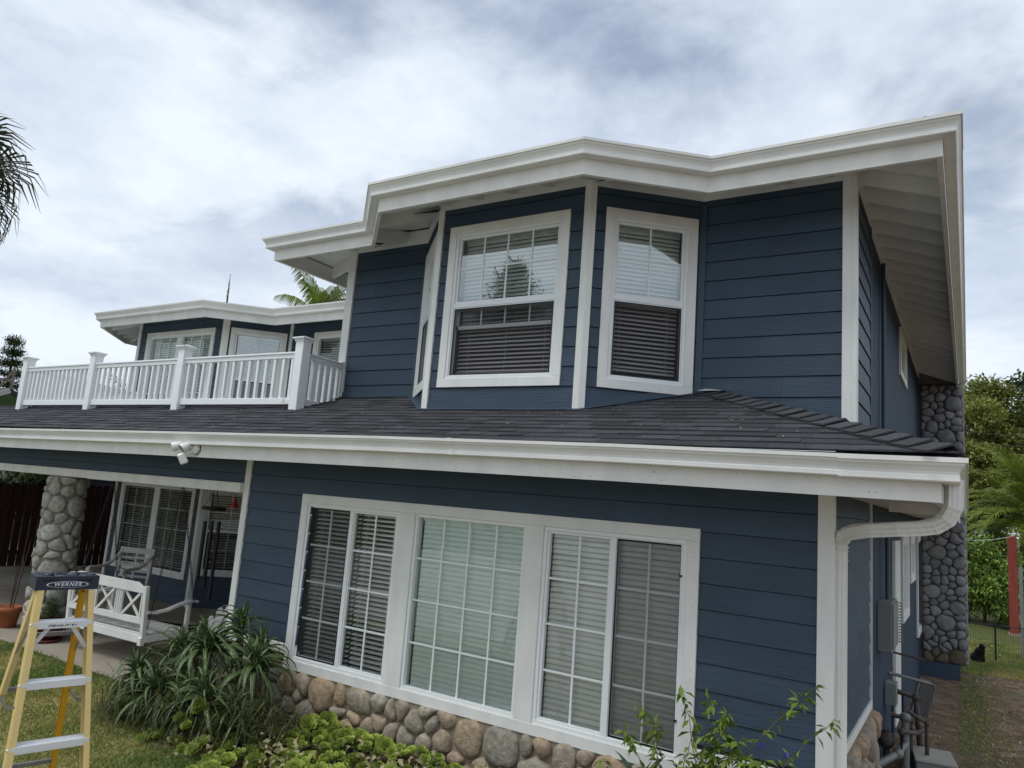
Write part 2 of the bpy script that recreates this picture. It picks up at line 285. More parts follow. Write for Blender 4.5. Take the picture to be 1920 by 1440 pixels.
# ------------------------------------------------------------------ mesh helpers
class MB:
    def __init__(s): s.v = []; s.f = []; s.sm = []
    def add(s, vs, fs, smooth=False):
        n = len(s.v); s.v += [tuple(v) for v in vs]
        for f in fs: s.f.append(tuple(i + n for i in f)); s.sm.append(smooth)
        return s
    def box(s, a, b):
        x0, y0, z0 = a; x1, y1, z1 = b
        return s.add([(x0, y0, z0), (x1, y0, z0), (x1, y1, z0), (x0, y1, z0), (x0, y0, z1), (x1, y0, z1), (x1, y1, z1), (x0, y1, z1)],
                     [(3, 2, 1, 0), (4, 5, 6, 7), (0, 1, 5, 4), (1, 2, 6, 5), (2, 3, 7, 6), (3, 0, 4, 7)])
    def prism(s, pts, h, axis='Y'):
        """a closed outline given in the two other axes, extruded from h[0] to h[1] along axis"""
        def mk(p, t):
            return (t, p[0], p[1]) if axis == 'X' else (p[0], t, p[1]) if axis == 'Y' else (p[0], p[1], t)
        n = len(pts)
        s.add([mk(p, h[0]) for p in pts] + [mk(p, h[1]) for p in pts],
              [tuple(range(n)), tuple(range(2 * n - 1, n - 1, -1))] + [(i, i + n, (i + 1) % n + n, (i + 1) % n) for i in range(n)])
        return s
    def bar(s, p, q, w, h, up=(0, 0, 1)):
        p = Vector(p); q = Vector(q); d = (q - p).normalized(); u = Vector(up)
        sx = d.cross(u)
        if sx.length < 1e-4: sx = d.cross(Vector((1, 0, 0)))
        sx.normalize(); sy = sx.cross(d).normalized()
        vs = []
        for c in (p, q):
            for a, b in ((-1, -1), (1, -1), (1, 1), (-1, 1)): vs.append(c + sx * a * w / 2 + sy * b * h / 2)
        return s.add(vs, [(0, 1, 2, 3), (7, 6, 5, 4), (0, 4, 5, 1), (1, 5, 6, 2), (2, 6, 7, 3), (3, 7, 4, 0)])
    def tube(s, path, r, n=8, caps=True, smooth=True):
        P = [Vector(p) for p in path]; m = len(P)
        R = r if isinstance(r, (list, tuple)) else [r] * m
        ref = Vector((0.123, 0.31, 0.94)).normalized(); vs = []
        for i in range(m):
            d = (P[min(i + 1, m - 1)] - P[max(i - 1, 0)]).normalized()
            a = d.cross(ref)
            if a.length < 1e-3: a = d.cross(Vector((1, 0, 0)))
            a.normalize(); b = d.cross(a); 
            for k in range(n): t = 2 * pi * k / n; vs.append(P[i] + (a * cos(t) + b * sin(t)) * R[i])
        fs = [(i * n + k, i * n + (k + 1) % n, (i + 1) * n + (k + 1) % n, (i + 1) * n + k) for i in range(m - 1) for k in range(n)]
        s.add(vs, fs, smooth)
        if caps: s.add(vs[:n], [tuple(range(n - 1, -1, -1))]); s.add(vs[-n:], [tuple(range(n))])
        return s
    def sweep(s, prof, path, closed=True, smooth=False, caps=True):
        """prof: (d outward to the right of the walk, z); path: (x, y, dz)"""
        P = [(p[0], p[1], p[2] if len(p) > 2 else 0.0) for p in path]; m = len(P); n = len(prof); nr = []
        for i in range(m - 1):
            tx, ty = P[i + 1][0] - P[i][0], P[i + 1][1] - P[i][1]; l = hypot(tx, ty); nr.append((ty / l, -tx / l))
        vs = []
        for i in range(m):
            a = nr[max(i - 1, 0)]; b = nr[min(i, m - 2)]; k = 1 + a[0] * b[0] + a[1] * b[1]
            mx, my = (a[0] + b[0]) / k, (a[1] + b[1]) / k
            for d, z in prof: vs.append((P[i][0] + mx * d, P[i][1] + my * d, z + P[i][2]))
        e = n if closed else n - 1
        fs = [(i * n + k, i * n + (k + 1) % n, (i + 1) * n + (k + 1) % n, (i + 1) * n + k) for i in range(m - 1) for k in range(e)]
        s.add(vs, fs, smooth)
        if caps and closed: s.add(vs[:n], [tuple(range(n - 1, -1, -1))]); s.add(vs[-n:], [tuple(range(n))])
        return s
    def lathe(s, prof, c=(0, 0, 0), n=20, smooth=True):
        vs = [(c[0] + r * cos(2 * pi * k / n), c[1] + r * sin(2 * pi * k / n), c[2] + z) for r, z in prof for k in range(n)]
        fs = [(i * n + k, i * n + (k + 1) % n, (i + 1) * n + (k + 1) % n, (i + 1) * n + k) for i in range(len(prof) - 1) for k in range(n)]
        return s.add(vs, fs, smooth)
    def ball(s, c, r, n=10, m=7, M=None):
        vs = []
        for i in range(m + 1):
            t = pi * i / m
            for k in range(n):
                p = Vector((r[0] * sin(t) * cos(2 * pi * k / n), r[1] * sin(t) * sin(2 * pi * k / n), r[2] * cos(t)))
                if M: p = M @ p
                vs.append(Vector(c) + p)
        fs = [(i * n + k, (i + 1) * n + k, (i + 1) * n + (k + 1) % n, i * n + (k + 1) % n) for i in range(m) for k in range(n)]
        return s.add(vs, fs, True)
    def mesh(s, name, material, tint=None):
        me = bpy.data.meshes.new(name); me.from_pydata(s.v, [], s.f)
        me.polygons.foreach_set('use_smooth', s.sm)
        me.materials.append(material)
        if tint is not None:
            a = me.color_attributes.new('tint', 'FLOAT_COLOR', 'POINT')
            t = np.ones((len(s.v), 4), dtype=np.float32)
            t[:, :3] = np.array(tint, dtype=np.float32).reshape(-1, 3) if np.ndim(tint) > 1 else np.array(tint, dtype=np.float32)[None, :]
            a.data.foreach_set('color', t.ravel())
        me.update(); return me
    def build(s, name, material, parent=None, M=None, bevel=0.0, tint=None):
        return link(name, s.mesh(name, MT[material] if isinstance(material, str) else material, tint), parent, M, bevel)

def link(name, me, parent=None, M=None, bevel=0.0):
    o = bpy.data.objects.new(name, me); C.objects.link(o)
    if parent is not None: o.parent = parent
    if M is not None: o.matrix_local = M
    if bevel > 0:
        b = o.modifiers.new('bevel', 'BEVEL'); b.width = bevel; b.segments = 1; b.limit_method = 'ANGLE'; b.harden_normals = False
    return o
def tag(o, label=None, cat=None, group=None, kind=None):
    if label: o['label'] = label
    if cat: o['category'] = cat
    if group: o['group'] = group
    if kind: o['kind'] = kind
    return o
def thing(name, loc, label, cat, group=None, rz=0.0):
    o = bpy.data.objects.new(name, None); C.objects.link(o); o.location = loc; o.rotation_euler = (0, 0, rz); o.empty_display_size = 0.2
    return tag(o, label, cat, group)
def copy_tree(o, parent=None):
    c = o.copy(); C.objects.link(c)
    if parent is not None: c.parent = parent
    for ch in list(o.children): copy_tree(ch, c)
    return c
def np_mesh(name, verts, faces_n, material, tint=None, smooth=False):
    """verts (n,3); faces: consecutive runs of faces_n vertices"""
    n = len(verts); me = bpy.data.meshes.new(name); me.vertices.add(n); me.vertices.foreach_set('co', verts.astype(np.float32).ravel())
    nf = n // faces_n; me.loops.add(n); me.loops.foreach_set('vertex_index', np.arange(n, dtype=np.int32))
    me.polygons.add(nf); me.polygons.foreach_set('loop_start', np.arange(0, n, faces_n, dtype=np.int32))
    me.polygons.foreach_set('loop_total', np.full(nf, faces_n, dtype=np.int32))
    if tint is not None:
        a = me.color_attributes.new('tint', 'FLOAT_COLOR', 'POINT'); t = np.ones((n, 4), dtype=np.float32); t[:, :3] = tint; a.data.foreach_set('color', t.ravel())
    me.materials.append(MT[material]); me.update(calc_edges=True); me.validate(); return me

def clip_poly(poly, nx, ny, c):
    """keep the part of poly with nx*x+ny*y <= c"""
    out_ = []
    for i in range(len(poly)):
        a = poly[i]; b = poly[(i + 1) % len(poly)]; da = nx * a[0] + ny * a[1] - c; db = nx * b[0] + ny * b[1] - c
        if da <= 0: out_.append(a)
        if (da < 0 < db) or (db < 0 < da):
            t = da / (da - db); out_.append((a[0] + (b[0] - a[0]) * t, a[1] + (b[1] - a[1]) * t))
    return out_

# ================================================================== THE SETTING: ground, lawn, slab, driveway
def ground_z(x, y):
    t = min(1, max(0, (y - 7) / 8)); t = t * t * (3 - 2 * t)
    s = min(1, max(0, (x + 2.5) / 1.5))
    base = -2.28 - 0.27 * t * s
    return base + 0.02 * noise.noise(Vector((x * 0.7, y * 0.7, 0))) * min(1, 1)
def build_ground():
    def axis(lo, hi, flo, fhi, fine):
        a = []
        v = lo; step = 40.0
        while v < flo: a.append(v); v += max(fine, (flo - v) * 0.35)
        v = flo
        while v < fhi: a.append(v); v += fine
        v = fhi
        while v < hi: a.append(v); v += max(fine, (v - fhi) * 0.35 + fine)
        a.append(hi); return sorted(set(round(t, 3) for t in a))
    xs = axis(-600, 600, -14, 4, 0.25); ys = axis(-600, 900, 1, 22, 0.25)
    vs = [(x, y, ground_z(x, y)) for y in ys for x in xs]; n = len(xs)
    fs = [(j * n + i, j * n + i + 1, (j + 1) * n + i + 1, (j + 1) * n + i) for j in range(len(ys) - 1) for i in range(n - 1)]
    mb = MB().add(vs, fs, True); o = mb.build('ground', 'ground'); tag(o, 'bare brown dirt with thin grass patches beside the blue house', kind='structure')
build_ground()
# lawn turf sheet and blades
def in_bed(x, y):
    # soil bed along the stone base of the front wall
    lim = 4.22 if x < -5.9 else (4.0 + 0.0 if x < -5.0 else 3.6 - 0.35 * (x + 5.0))
    return x > -6.7 and y > lim and x < -0.5
def grid_sheet(x0, x1, y0, y1, st, zf, name, material, kind_label):
    nx = int((x1 - x0) / st) + 1; ny = int((y1 - y0) / st) + 1
    vs = [(x0 + i * st, y0 + j * st, zf(x0 + i * st, y0 + j * st)) for j in range(ny) for i in range(nx)]
    fs = [(j * nx + i, j * nx + i + 1, (j + 1) * nx + i + 1, (j + 1) * nx + i) for j in range(ny - 1) for i in range(nx - 1)]
    o = MB().add(vs, fs, True).build(name, material); tag(o, kind_label, kind='structure'); return o
grid_sheet(-11.5, -3.2, 0.6, 4.86, 0.12, lambda x, y: -2.245 + 0.015 * noise.noise(Vector((x * 1.3, y * 1.3, 3))), 'lawn', 'lawn', 'patchy green and straw coloured lawn in front of the porch')
grid_sheet(-6.9, -0.4, 3.4, 5.2, 0.1, lambda x, y: -2.32 + (0.06 if in_bed(x, y) else 0.0) + max(0, (y - 4.0)) * 0.07 * (x > -6) + 0.03 * noise.noise(Vector((x * 3, y * 3, 9))), 'garden_bed_soil', 'soil', 'dark garden bed soil at the foot of the stone wall')
def blades(name, region, count, h0, h1, label, seed=1, dry=0.5):
    r = np.random.RandomState(seed); x0, x1, y0, y1 = region
    X = r.uniform(x0, x1, count); Y = r.uniform(y0, y1, count)
    ok = np.array([not in_bed(a, b) for a, b in zip(X, Y)]); X, Y = X[ok], Y[ok]; n = len(X)
    pn = np.array([noise.noise(Vector((a * 0.9, b * 0.9, 5))) + 0.5 * noise.noise(Vector((a * 3, b * 3, 1))) for a, b in zip(X, Y)])
    Zb = np.array([ground_z(a, b) if a > -3 else -2.25 for a, b in zip(X, Y)])
    H = r.uniform(h0, h1, n) * (1.05 + 0.5 * np.clip(pn, -1, 1)); A = r.uniform(0, 2 * pi, n); lean = r.uniform(0.2, 1.1, n) * H
    B = r.uniform(0, 2 * pi, n); wd = r.uniform(0.002, 0.004, n)
    dx, dy = np.cos(A) * wd, np.sin(A) * wd; lx, ly = np.cos(B) * lean, np.sin(B) * lean
    v = np.empty((n, 4, 3)); v[:, 0] = np.stack([X - dx, Y - dy, Zb - .005], 1); v[:, 1] = np.stack([X + dx, Y + dy, Zb - .005], 1)
    v[:, 2] = np.stack([X + lx * .45 + dx * .8, Y + ly * .45 + dy * .8, Zb + H * .7], 1); v[:, 3] = np.stack([X + lx, Y + ly, Zb + H], 1)
    dryf = np.clip(dry - pn * 0.9 + r.uniform(-.35, .35, n), 0, 1)[:, None]
    g = np.array([0.75, 0.9, 0.8]) * r.uniform(.6, 1.2, (n, 1)); d = np.array([1.95, 1.45, 1.7]) * r.uniform(.7, 1.2, (n, 1))
    col = g * (1 - dryf) + d * dryf; t = np.repeat(col[:, None, :], 4, 1).reshape(-1, 3)
    o = link(name, np_mesh(name, v.reshape(-1, 3), 4, 'grass', t)); tag(o, label, kind='stuff')
blades('lawn_grass', (-11.0, -3.6, 1.2, 4.84), 190000, 0.018, 0.042, 'short mixed green and dry lawn grass', 2, 0.48)
blades('side_yard_grass', (-0.15, 0.45, 9.5, 16.0), 3500, 0.012, 0.03, 'thin grass growing in a strip along the side yard dirt', 3, 0.45)
blades('back_yard_grass', (-0.3, 1.6, 16.5, 21.5), 26000, 0.02, 0.06, 'pale grass behind the low wire fence', 4, 0.55)

slab = MB().prism([(-14.6, 4.88), (-11.2, 4.88), (-6.55, 4.86), (-6.55, 8.9), (-14.6, 8.9)], (-2.40, -2.225), 'Z').build('porch_slab', 'concrete', bevel=0.012)
tag(slab, 'tan worn concrete porch floor under the swing', kind='structure')
dr = MB().box((-30, 4.3, -2.4), (-14.7, 13, -2.235)).build('driveway', 'drive'); tag(dr, 'pale concrete driveway left of the stone column', kind='structure')
dr2 = MB().box((-14.69, 1.5, -2.4), (-11.55, 4.87, -2.238)).build('path', 'concrete'); tag(dr2, 'concrete path between lawn and driveway', kind='structure')

# ================================================================== THE HOUSE
HL = Vector((-7.0, 10.0, -2.28))
house = thing('house', HL, 'two storey dark blue clapboard house with white trim and a charcoal shingle porch roof', 'house')
HI = Matrix.Translation(-HL)
def H(name, mb, material, M=None, parent=None, bevel=0.0, label=None, tint=None):
    if parent is None: o = mb.build(name, material, house, HI @ (M or Matrix.Identity(4)), bevel, tint)
    else: o = mb.build(name, material, parent, M, bevel, tint)
    if label: o['label'] = label
    return o
def frame(x, y, ang, z=0.0):
    return Matrix.Translation((x, y, z)) @ Matrix.Rotation(ang, 4, 'Z')

def cells(L_, z0, z1, ops):
    """rectangles of the wall left round the openings"""
    us = sorted({0.0, L_} | {min(max(o[0], 0), L_) for o in ops} | {min(max(o[1], 0), L_) for o in ops}); res = []
    for a, b in zip(us[:-1], us[1:]):
        if b - a < 1e-4: continue
        m = (a + b) / 2; segs = [(z0, z1)]
        for o in ops:
            if o[0] < m < o[1]:
                ns = []
                for s, e in segs:
                    if o[3] <= s or o[2] >= e: ns.append((s, e)); continue
                    if o[2] > s: ns.append((s, o[2]))
                    if o[3] < e: ns.append((o[3], e))
                segs = ns
        res.append((a, b, segs))
    merged = []
    for a, b, segs in res:
        for s in segs:
            for mitem in merged:
                if abs(mitem[1] - a) < 1e-6 and mitem[2] == s[0] and mitem[3] == s[1]: mitem[1] = b; break
            else: merged.append([a, b, s[0], s[1]])
    return [tuple(x) for x in merged]

EXPO = 0.1775; ZREF = 2.417
def siding_wall(name, x, y, ang, L_, z0, z1, ops=(), pl0=0.0, pl1=None, pz0=None, label=None, zref=ZREF, thick=0.12, siding=True, seed=0):
    M = frame(x, y, ang); mb = MB()
    for a, b, s, e in cells(L_, z0, z1, ops): mb.box((a, 0, s), (b, thick, e))
    wall = H(name, mb, 'backing' if siding else 'stucco', M, label=label)
    if not siding: return wall
    pl1 = L_ if pl1 is None else pl1; pz0 = z0 if pz0 is None else pz0; r = random.Random(seed + 11)
    k0 = int(math.ceil((zref - z1) / EXPO - 1)); k = k0
    while True:
        zb = zref - k * EXPO; zt = zb + EXPO - 0.006
        if zt < pz0 + 0.02: break
        if zb < z1:
            a0, a1 = max(zb, pz0), min(zt, z1)
            if a1 - a0 > 0.015:
                ops2 = [(o[0], o[1], o[2], o[3]) for o in ops]
                for a, b, s, e in cells(L_, a0, a1, ops2):
                    a = max(a, pl0); b = min(b, pl1)
                    if b - a < 0.02 or e - s < 0.012: continue
                    cuts = [a]
                    if b - a > 2.0 and r.random() < .8: cuts.append(a + (b - a) * r.uniform(0.2, 0.8))
                    elif b - a > 1.0 and r.random() < .25: cuts.append(a + (b - a) * r.uniform(0.3, 0.7))
                    cuts.append(b)
                    for p, q in zip(cuts[:-1], cuts[1:]):
                        q2 = q - 0.0015 if q < b else q
                        def th(z): return -0.021 + 0.012 * (z - zb) / EXPO
                        vs = [(p, th(s), s), (q2, th(s), s), (q2, -.0005, s), (p, -.0005, s), (p, th(e), e), (q2, th(e), e), (q2, -.0005, e), (p, -.0005, e)]
                        MB().add(vs, [(3, 2, 1, 0), (4, 5, 6, 7), (0, 1, 5, 4), (1, 2, 6, 5), (2, 3, 7, 6), (3, 0, 4, 7)]).build('plank', 'siding', wall)
        k += 1
    return wall

def blind(parent, u0, u1, z0, z1, yy, material, tilt, sp=0.042, wd=0.05, label=None, gap_bot=0.0):
    mb = MB(); n = int((z1 - z0 - gap_bot) / sp)
    for i in range(n):
        z = z1 - 0.03 - i * sp
        if z < z0 + gap_bot: break
        j = rnd.uniform(-.0025, .0025); a = tilt + rnd.uniform(-.07, .07)
        dy, dz = cos(a) * wd / 2, sin(a) * wd / 2; t = 0.0015
        vs = []
        for (sy, sz, b_) in ((-1, -1, 0), (0, 0, .003), (1, 1, 0)):
            for tt in (-t, t):
                vs += [(u0, yy + sy * dy - sin(a) * (tt + b_), z + j + sz * dz + cos(a) * (tt + b_)), (u1, yy + sy * dy - sin(a) * (tt + b_), z - j + sz * dz + cos(a) * (tt + b_))]
        # indices: row r, t side k: base = r*4 + k*2
        fs = []
        for r_ in range(2):
            for k_ in range(2):
                a_ = r_ * 4 + k_ * 2; b2 = (r_ + 1) * 4 + k_ * 2
                fs.append((a_, a_ + 1, b2 + 1, b2) if k_ else (b2, b2 + 1, a_ + 1, a_))
        fs += [(0, 1, 3, 2), (10, 11, 9, 8)]
        mb.add(vs, fs, True)
    mb.box((u0, yy - .025, z1 - .025), (u1, yy + .025, z1 + .01))
    L_ = u1 - u0
    for c in ([0.15, 0.85] if L_ < 0.8 else [0.12, 0.5, 0.88]):
        for dy in (-.027,): mb.box((u0 + L_ * c - .0015, yy + dy - .001, z0 + gap_bot), (u0 + L_ * c + .0015, yy + dy + .001, z1))
    if gap_bot: mb.box((u0, yy - .02, z0 + gap_bot - .02), (u1, yy + .02, z0 + gap_bot))
    return H('blind', mb, material, parent=parent, label=label)

def casing(M, u0, u1, z0, z1, cw, proud=0.032, label=None, inner=None):
    """flat outer trim boards round one opening; returns the window object"""
    mb = MB(); y0, y1 = -proud, -0.0008
    mb.box((u0, y0, z1 - cw), (u1, y1, z1)); mb.box((u0, y0 - .001, z0), (u1, y1, z0 + cw))
    mb.box((u0, y0 + .001, z0 + cw), (u0 + cw, y1, z1 - cw)); mb.box((u1 - cw, y0 + .001, z0 + cw), (u1, y1, z1 - cw))
    for a, b in (inner or []): mb.box((a, y0 + .001, z0 + cw), (b, y1, z1 - cw))
    return H('window', mb, 'white', M, bevel=0.003, label=label)
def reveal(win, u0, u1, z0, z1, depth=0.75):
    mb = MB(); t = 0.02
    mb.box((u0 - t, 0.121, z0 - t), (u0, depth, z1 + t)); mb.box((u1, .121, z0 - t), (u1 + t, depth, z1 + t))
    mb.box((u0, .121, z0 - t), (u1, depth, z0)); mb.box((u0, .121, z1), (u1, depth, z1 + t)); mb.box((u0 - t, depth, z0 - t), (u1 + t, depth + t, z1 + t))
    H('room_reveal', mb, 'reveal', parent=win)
def ring(mb, u0, u1, z0, z1, w_, ya, yb):
    mb.box((u0, ya, z0), (u1, yb, z0 + w_)); mb.box((u0, ya, z1 - w_), (u1, yb, z1)); mb.box((u0, ya, z0 + w_), (u0 + w_, yb, z1 - w_)); mb.box((u1 - w_, ya, z0 + w_), (u1, yb, z1 - w_))
def pane(win, u0, u1, z0, z1, y, g='glass', label=None):
    mb = MB().add([(u0, y, z0), (u1, y, z0), (u1, y, z1), (u0, y, z1)], [(0, 1, 2, 3)])
    H('pane', mb, g, parent=win, label=label)
def muntins(win, u0, u1, z0, z1, us, zs, y=0.006, w_=0.018):
    mb = MB()
    for u in us: mb.box((u - w_ / 2, y, z0), (u + w_ / 2, y + .008, z1))
    for z in zs: mb.box((u0, y + .0005, z - w_ / 2), (u1, y + .0075, z + w_ / 2))
    H('muntin_grid', mb, 'vinyl', parent=win)
def insect_screen(win, u0, u1, z0, z1, y, m='screen'):
    mb = MB().add([(u0, y, z0), (u1, y, z0), (u1, y, z1), (u0, y, z1)], [(0, 1, 2, 3)]); H('insect_screen', mb, m, parent=win)
    f = MB(); ring(f, u0 - .002, u1 + .002, z0 - .002, z1 + .002, .012, y - .004, y + .004); H('screen_frame', f, 'black', parent=win)

# ---- upper storey walls
bayw = dict(cw=0.10)
# main left piece, bay left, bay front, bay right, right piece
siding_wall('wall', -6.44, 6.31, 0, 1.19, 0.75, 2.96, pl0=0.10, pl1=1.155, label='upper wall piece left of the bay window', seed=1)
BL = hypot(0.73, 0.71); aL = atan2(-0.71, 0.73)
siding_wall('wall', -5.25, 6.31, aL, BL, 0.6, 2.96, ops=[(0.15, 0.85, 1.10, 2.54)], pl0=0.03, pl1=BL - 0.04, label='left angled side of the bay', seed=2)
siding_wall('wall', -4.52, 5.60, 0, 1.68, 0.55, 2.96, ops=[(0.215, 1.42, 1.075, 2.555)], pl0=0.05, pl1=1.63, label='front of the bay', seed=3)
BR = hypot(0.81, 0.71); aR = atan2(0.71, 0.81)
siding_wall('wall', -2.84, 5.60, aR, BR, 0.6, 2.96, ops=[(0.22, 0.945, 1.075, 2.57)], pl0=0.04, pl1=BR - 0.03, label='right angled side of the bay', seed=4)
siding_wall('wall', -2.03, 6.31, 0, 1.26, 0.6, 2.96, pl0=0.035, pl1=1.19, label='upper wall piece right of the bay window', seed=5)
# side wall (faces +x): first part siding, then stucco
siding_wall('wall', -0.77, 6.31, pi / 2, 1.15, 0.5, 2.96, pl0=0.09, label='side wall clapboards near the upper corner', seed=6)
siding_wall('wall', -0.775, 7.46, pi / 2, 9.2, 0.3, 2.96, ops=[(3.7, 4.75, 2.12, 2.66)], siding=False, label='rough stucco upper side wall')
# main left wall facing the deck
siding_wall('wall', -6.44, 8.85, -pi / 2, 2.54, 0.6, 2.96, pl1=2.45, label='upper left wall facing the deck', seed=7)
def post_trim(x, y, ang, u0, u1, z0, z1, name='corner_board', material='white', d=0.034, label=None, back=0.0):
    H(name, MB().box((u0, -d, z0), (u1, back, z1)), material, frame(x, y, ang), bevel=0.003, label=label)
# corner boards
post_trim(-6.44, 6.31, 0, -0.034, 0.085, 0.8, 2.88, label='white corner board at the deck end')
post_trim(-6.44, 6.31, -pi / 2, -0.09, -0.001, 0.8, 2.88)
for (x, y, a0, a1) in ((-4.52, 5.60, aL, 0), (-2.84, 5.60, 0, aR)):
    mb = MB(); am = (a0 + a1) / 2
    if a0 < 0:   # left bay edge
        mb.sweep([(-0.0, 0.60), (0.034, 0.60), (0.034, 2.84), (0.0, 2.84)], [(x - 0.045 * cos(a0), y - 0.045 * sin(a0)), (x, y), (x + 0.045, y)])
    else:
        mb.sweep([(-0.0, 0.60), (0.034, 0.60), (0.034, 2.84), (0.0, 2.84)], [(x - 0.045, y), (x, y), (x + 0.045 * cos(a1), y + 0.045 * sin(a1))])
    H('corner_board', mb, 'white', label='narrow white board on the edge of the bay')
mb = MB().sweep([(0, .7), (.028, .7), (.028, 2.8), (0, 2.8)], [(-2.03 - .04 * cos(aR), 6.31 - .04 * sin(aR)), (-2.03, 6.31), (-1.99, 6.31)])
H('inside_corner_board', mb, 'bluetrim')
mb = MB().sweep([(0, .7), (.028, .7), (.028, 2.8), (0, 2.8)], [(-5.29, 6.31), (-5.25, 6.31), (-5.25 + .04 * cos(aL), 6.31 + .04 * sin(aL))])
H('inside_corner_board', mb, 'bluetrim')
post_trim(-0.77, 6.31, 0, -0.075, 0.0, 0.62, 2.9, label='white corner board at the right corner', d=.034, back=0.0)
post_trim(-0.77, 6.31, pi / 2, -0.034, 0.08, 0.62, 2.86, d=.034)
H('service_conduit', MB().tube([(-0.735, 8.5, 0.4), (-0.735, 8.5, 2.8)], .022, 8), 'bluetrim')
post_trim(-0.775, 7.46, pi / 2, -0.02, 0.03, 0.5, 2.9, name='side_batten', material='bluetrim', d=.03)

# bay windows (double hung)
def hung(M, u0, u1, z0, z1, cw, ncol, sash_drop=0.20, bd=0.05, label=None):
    w_ = casing(M, u0, u1, z0, z1, cw, label=label)
    a, b, s, e = u0 + cw, u1 - cw, z0 + cw, z1 - cw
    f = MB(); ring(f, a, b, s, e, .028, -.018, .07); zm = s + (e - s) * 0.50
    ring(f, a + .028, b - .028, zm + .02, e - .028, .022, .004, .034)
    f.box((a + .028, -.012, zm - .022), (b - .028, .05, zm + .02))
    ring(f, a + .028, b - .028, s + .028, zm - .022, .012, -.006, .03)
    H('frame', f, 'vinyl', parent=w_, bevel=0.002)
    ia, ib = a + .05, b - .05
    pane(w_, ia, ib, zm + .042, e - .05, .018, 'glass_hi', label='upper pane mirroring the sky')
    us = [ia + (ib - ia) * k / ncol for k in range(1, ncol)]
    muntins(w_, ia, ib, zm + .042, e - .05, us, [zm + .042 + (e - .05 - zm - .042) * 0.52], .012, .014)
    insect_screen(w_, a + .042, b - .042, s + .042, zm - .034, -.002)
    if sash_drop:
        ss = MB(); zz_ = zm - .03 - sash_drop; ss.box((ia - .01, .045, zz_), (ib + .01, .07, zz_ + .035))
        for u in us: ss.box((u - .007, .05, zz_ + .035), (u + .007, .06, zm - .02))
        ss.box((ia - .01, .045, zz_), (ia + .01, .07, zm - .02)); ss.box((ib - .01, .045, zz_), (ib + .01, .07, zm - .02))
        H('raised_sash', ss, 'vinyl', parent=w_)
        pane(w_, ia, ib, zz_ + .035, zm - .02, .056, 'glass')
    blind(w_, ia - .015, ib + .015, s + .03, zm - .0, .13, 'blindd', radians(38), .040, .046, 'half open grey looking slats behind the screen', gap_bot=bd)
    blind(w_, ia - .015, ib + .015, zm - .0, e - .03, .13, 'blind', radians(62), .040, .046)
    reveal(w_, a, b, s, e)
    return w_
MF = frame(-4.52, 5.60, 0)
hung(MF, 0.14, 1.495, 1.00, 2.63, 0.084, 4, 0.20, label='large front window of the bay with white casing')
MR = frame(-2.84, 5.60, aR)
hung(MR, 0.145, 1.02, 1.00, 2.645, 0.084, 2, 0.0, 0.09, label='right angled bay window with two wide upper lights')
MLb = frame(-5.25, 6.31, aL)
hung(MLb, 0.06, 0.94, 1.00, 2.645, 0.095, 2, 0.0, label='left angled bay window seen nearly edge on')
# small upper side window
MS = frame(-0.775, 7.46, pi / 2)
w_ = casing(MS, 3.62, 4.83, 2.05, 2.73, .08, label='small window high on the side wall'); f = MB(); ring(f, 3.7, 4.75, 2.12, 2.66, .03, -.01, .06); H('frame', f, 'vinyl', parent=w_)
pane(w_, 3.73, 4.72, 2.15, 2.63, .02); reveal(w_, 3.7, 4.75, 2.12, 2.66, .5)

# ---- lower front wall
OPS_LOW = [(1.00, 4.82, -1.71, -0.19)]
siding_wall('wall', -6.52, 5.25, 0, 5.75, -1.62, 0.21, ops=OPS_LOW, pl0=0.03, pl1=5.685, pz0=-1.56, zref=0.042, label='lower front wall of wide blue clapboards', seed=9)
siding_wall('wall', -6.52, 8.6, -pi / 2, 3.35, -1.62, 0.21, pz0=-1.56, zref=0.042, label='left side of the lower room facing the porch', seed=10)
siding_wall('wall', -0.77, 5.25, pi / 2, 2.2, -1.55, 0.21, pl0=0.02, pz0=-1.50, zref=0.042, label='lower side wall of narrow seen clapboards', seed=12)
siding_wall('wall', -0.775, 7.45, pi / 2, 9.2, -2.7, 0.21, ops=[(3.85, 4.87, -1.15, -0.2), (5.45, 6.35, -.73, -.2), (7.2, 8.3, -1.72, -.2)], siding=False, label='rough stucco lower side wall')
H('side_batten', MB().box((-.772, 7.41, -2.3), (-.738, 7.45, .2)), 'white')
# corner boards and water table
post_trim(-6.52, 5.25, 0, -0.045, 0.04, -1.62, 0.19, label='white corner board between porch and windows')
post_trim(-6.52, 5.25, -pi / 2, -0.10, -0.001, -1.62, 0.19)
post_trim(-0.77, 5.25, 0, -0.07, 0.034, -2.3, 0.19, label='white board at the right lower corner')
post_trim(-0.77, 5.25, pi / 2, 0.0, 0.02, -2.3, 0.19)
wt = MB().box((-6.48, 5.213, -1.655), (-5.66, 5.249, -1.565)).box((-1.63, 5.213, -1.68), (-0.85, 5.249, -1.59))
H('water_table_board', MB().box((-1.63, 5.213, -1.68), (-0.85, 5.249, -1.59)), 'white', bevel=.003); H('water_table_board', MB().box((-6.48, 5.213, -1.655), (-5.66, 5.249, -1.565)), 'white', bevel=.003)
H('water_table_board', MB().box((-.769, 5.27, -1.585), (-.733, 7.41, -1.50)), 'white', bevel=.003)

# the triple picture window
MW = frame(-6.52, 5.25, 0)
ox = 6.52
tw = casing(MW, -5.66 + ox, -1.62 + ox, -1.785, -0.118, .088, .036, label='wide white framed window of three lights over the stone base', inner=[(-4.39 + ox, -4.205 + ox), (-3.05 + ox, -2.885 + ox)])
zb, zt = -1.697, -0.206
def zsplit(a, b, n): return [a + (b - a) * k / n for k in range(1, n)]
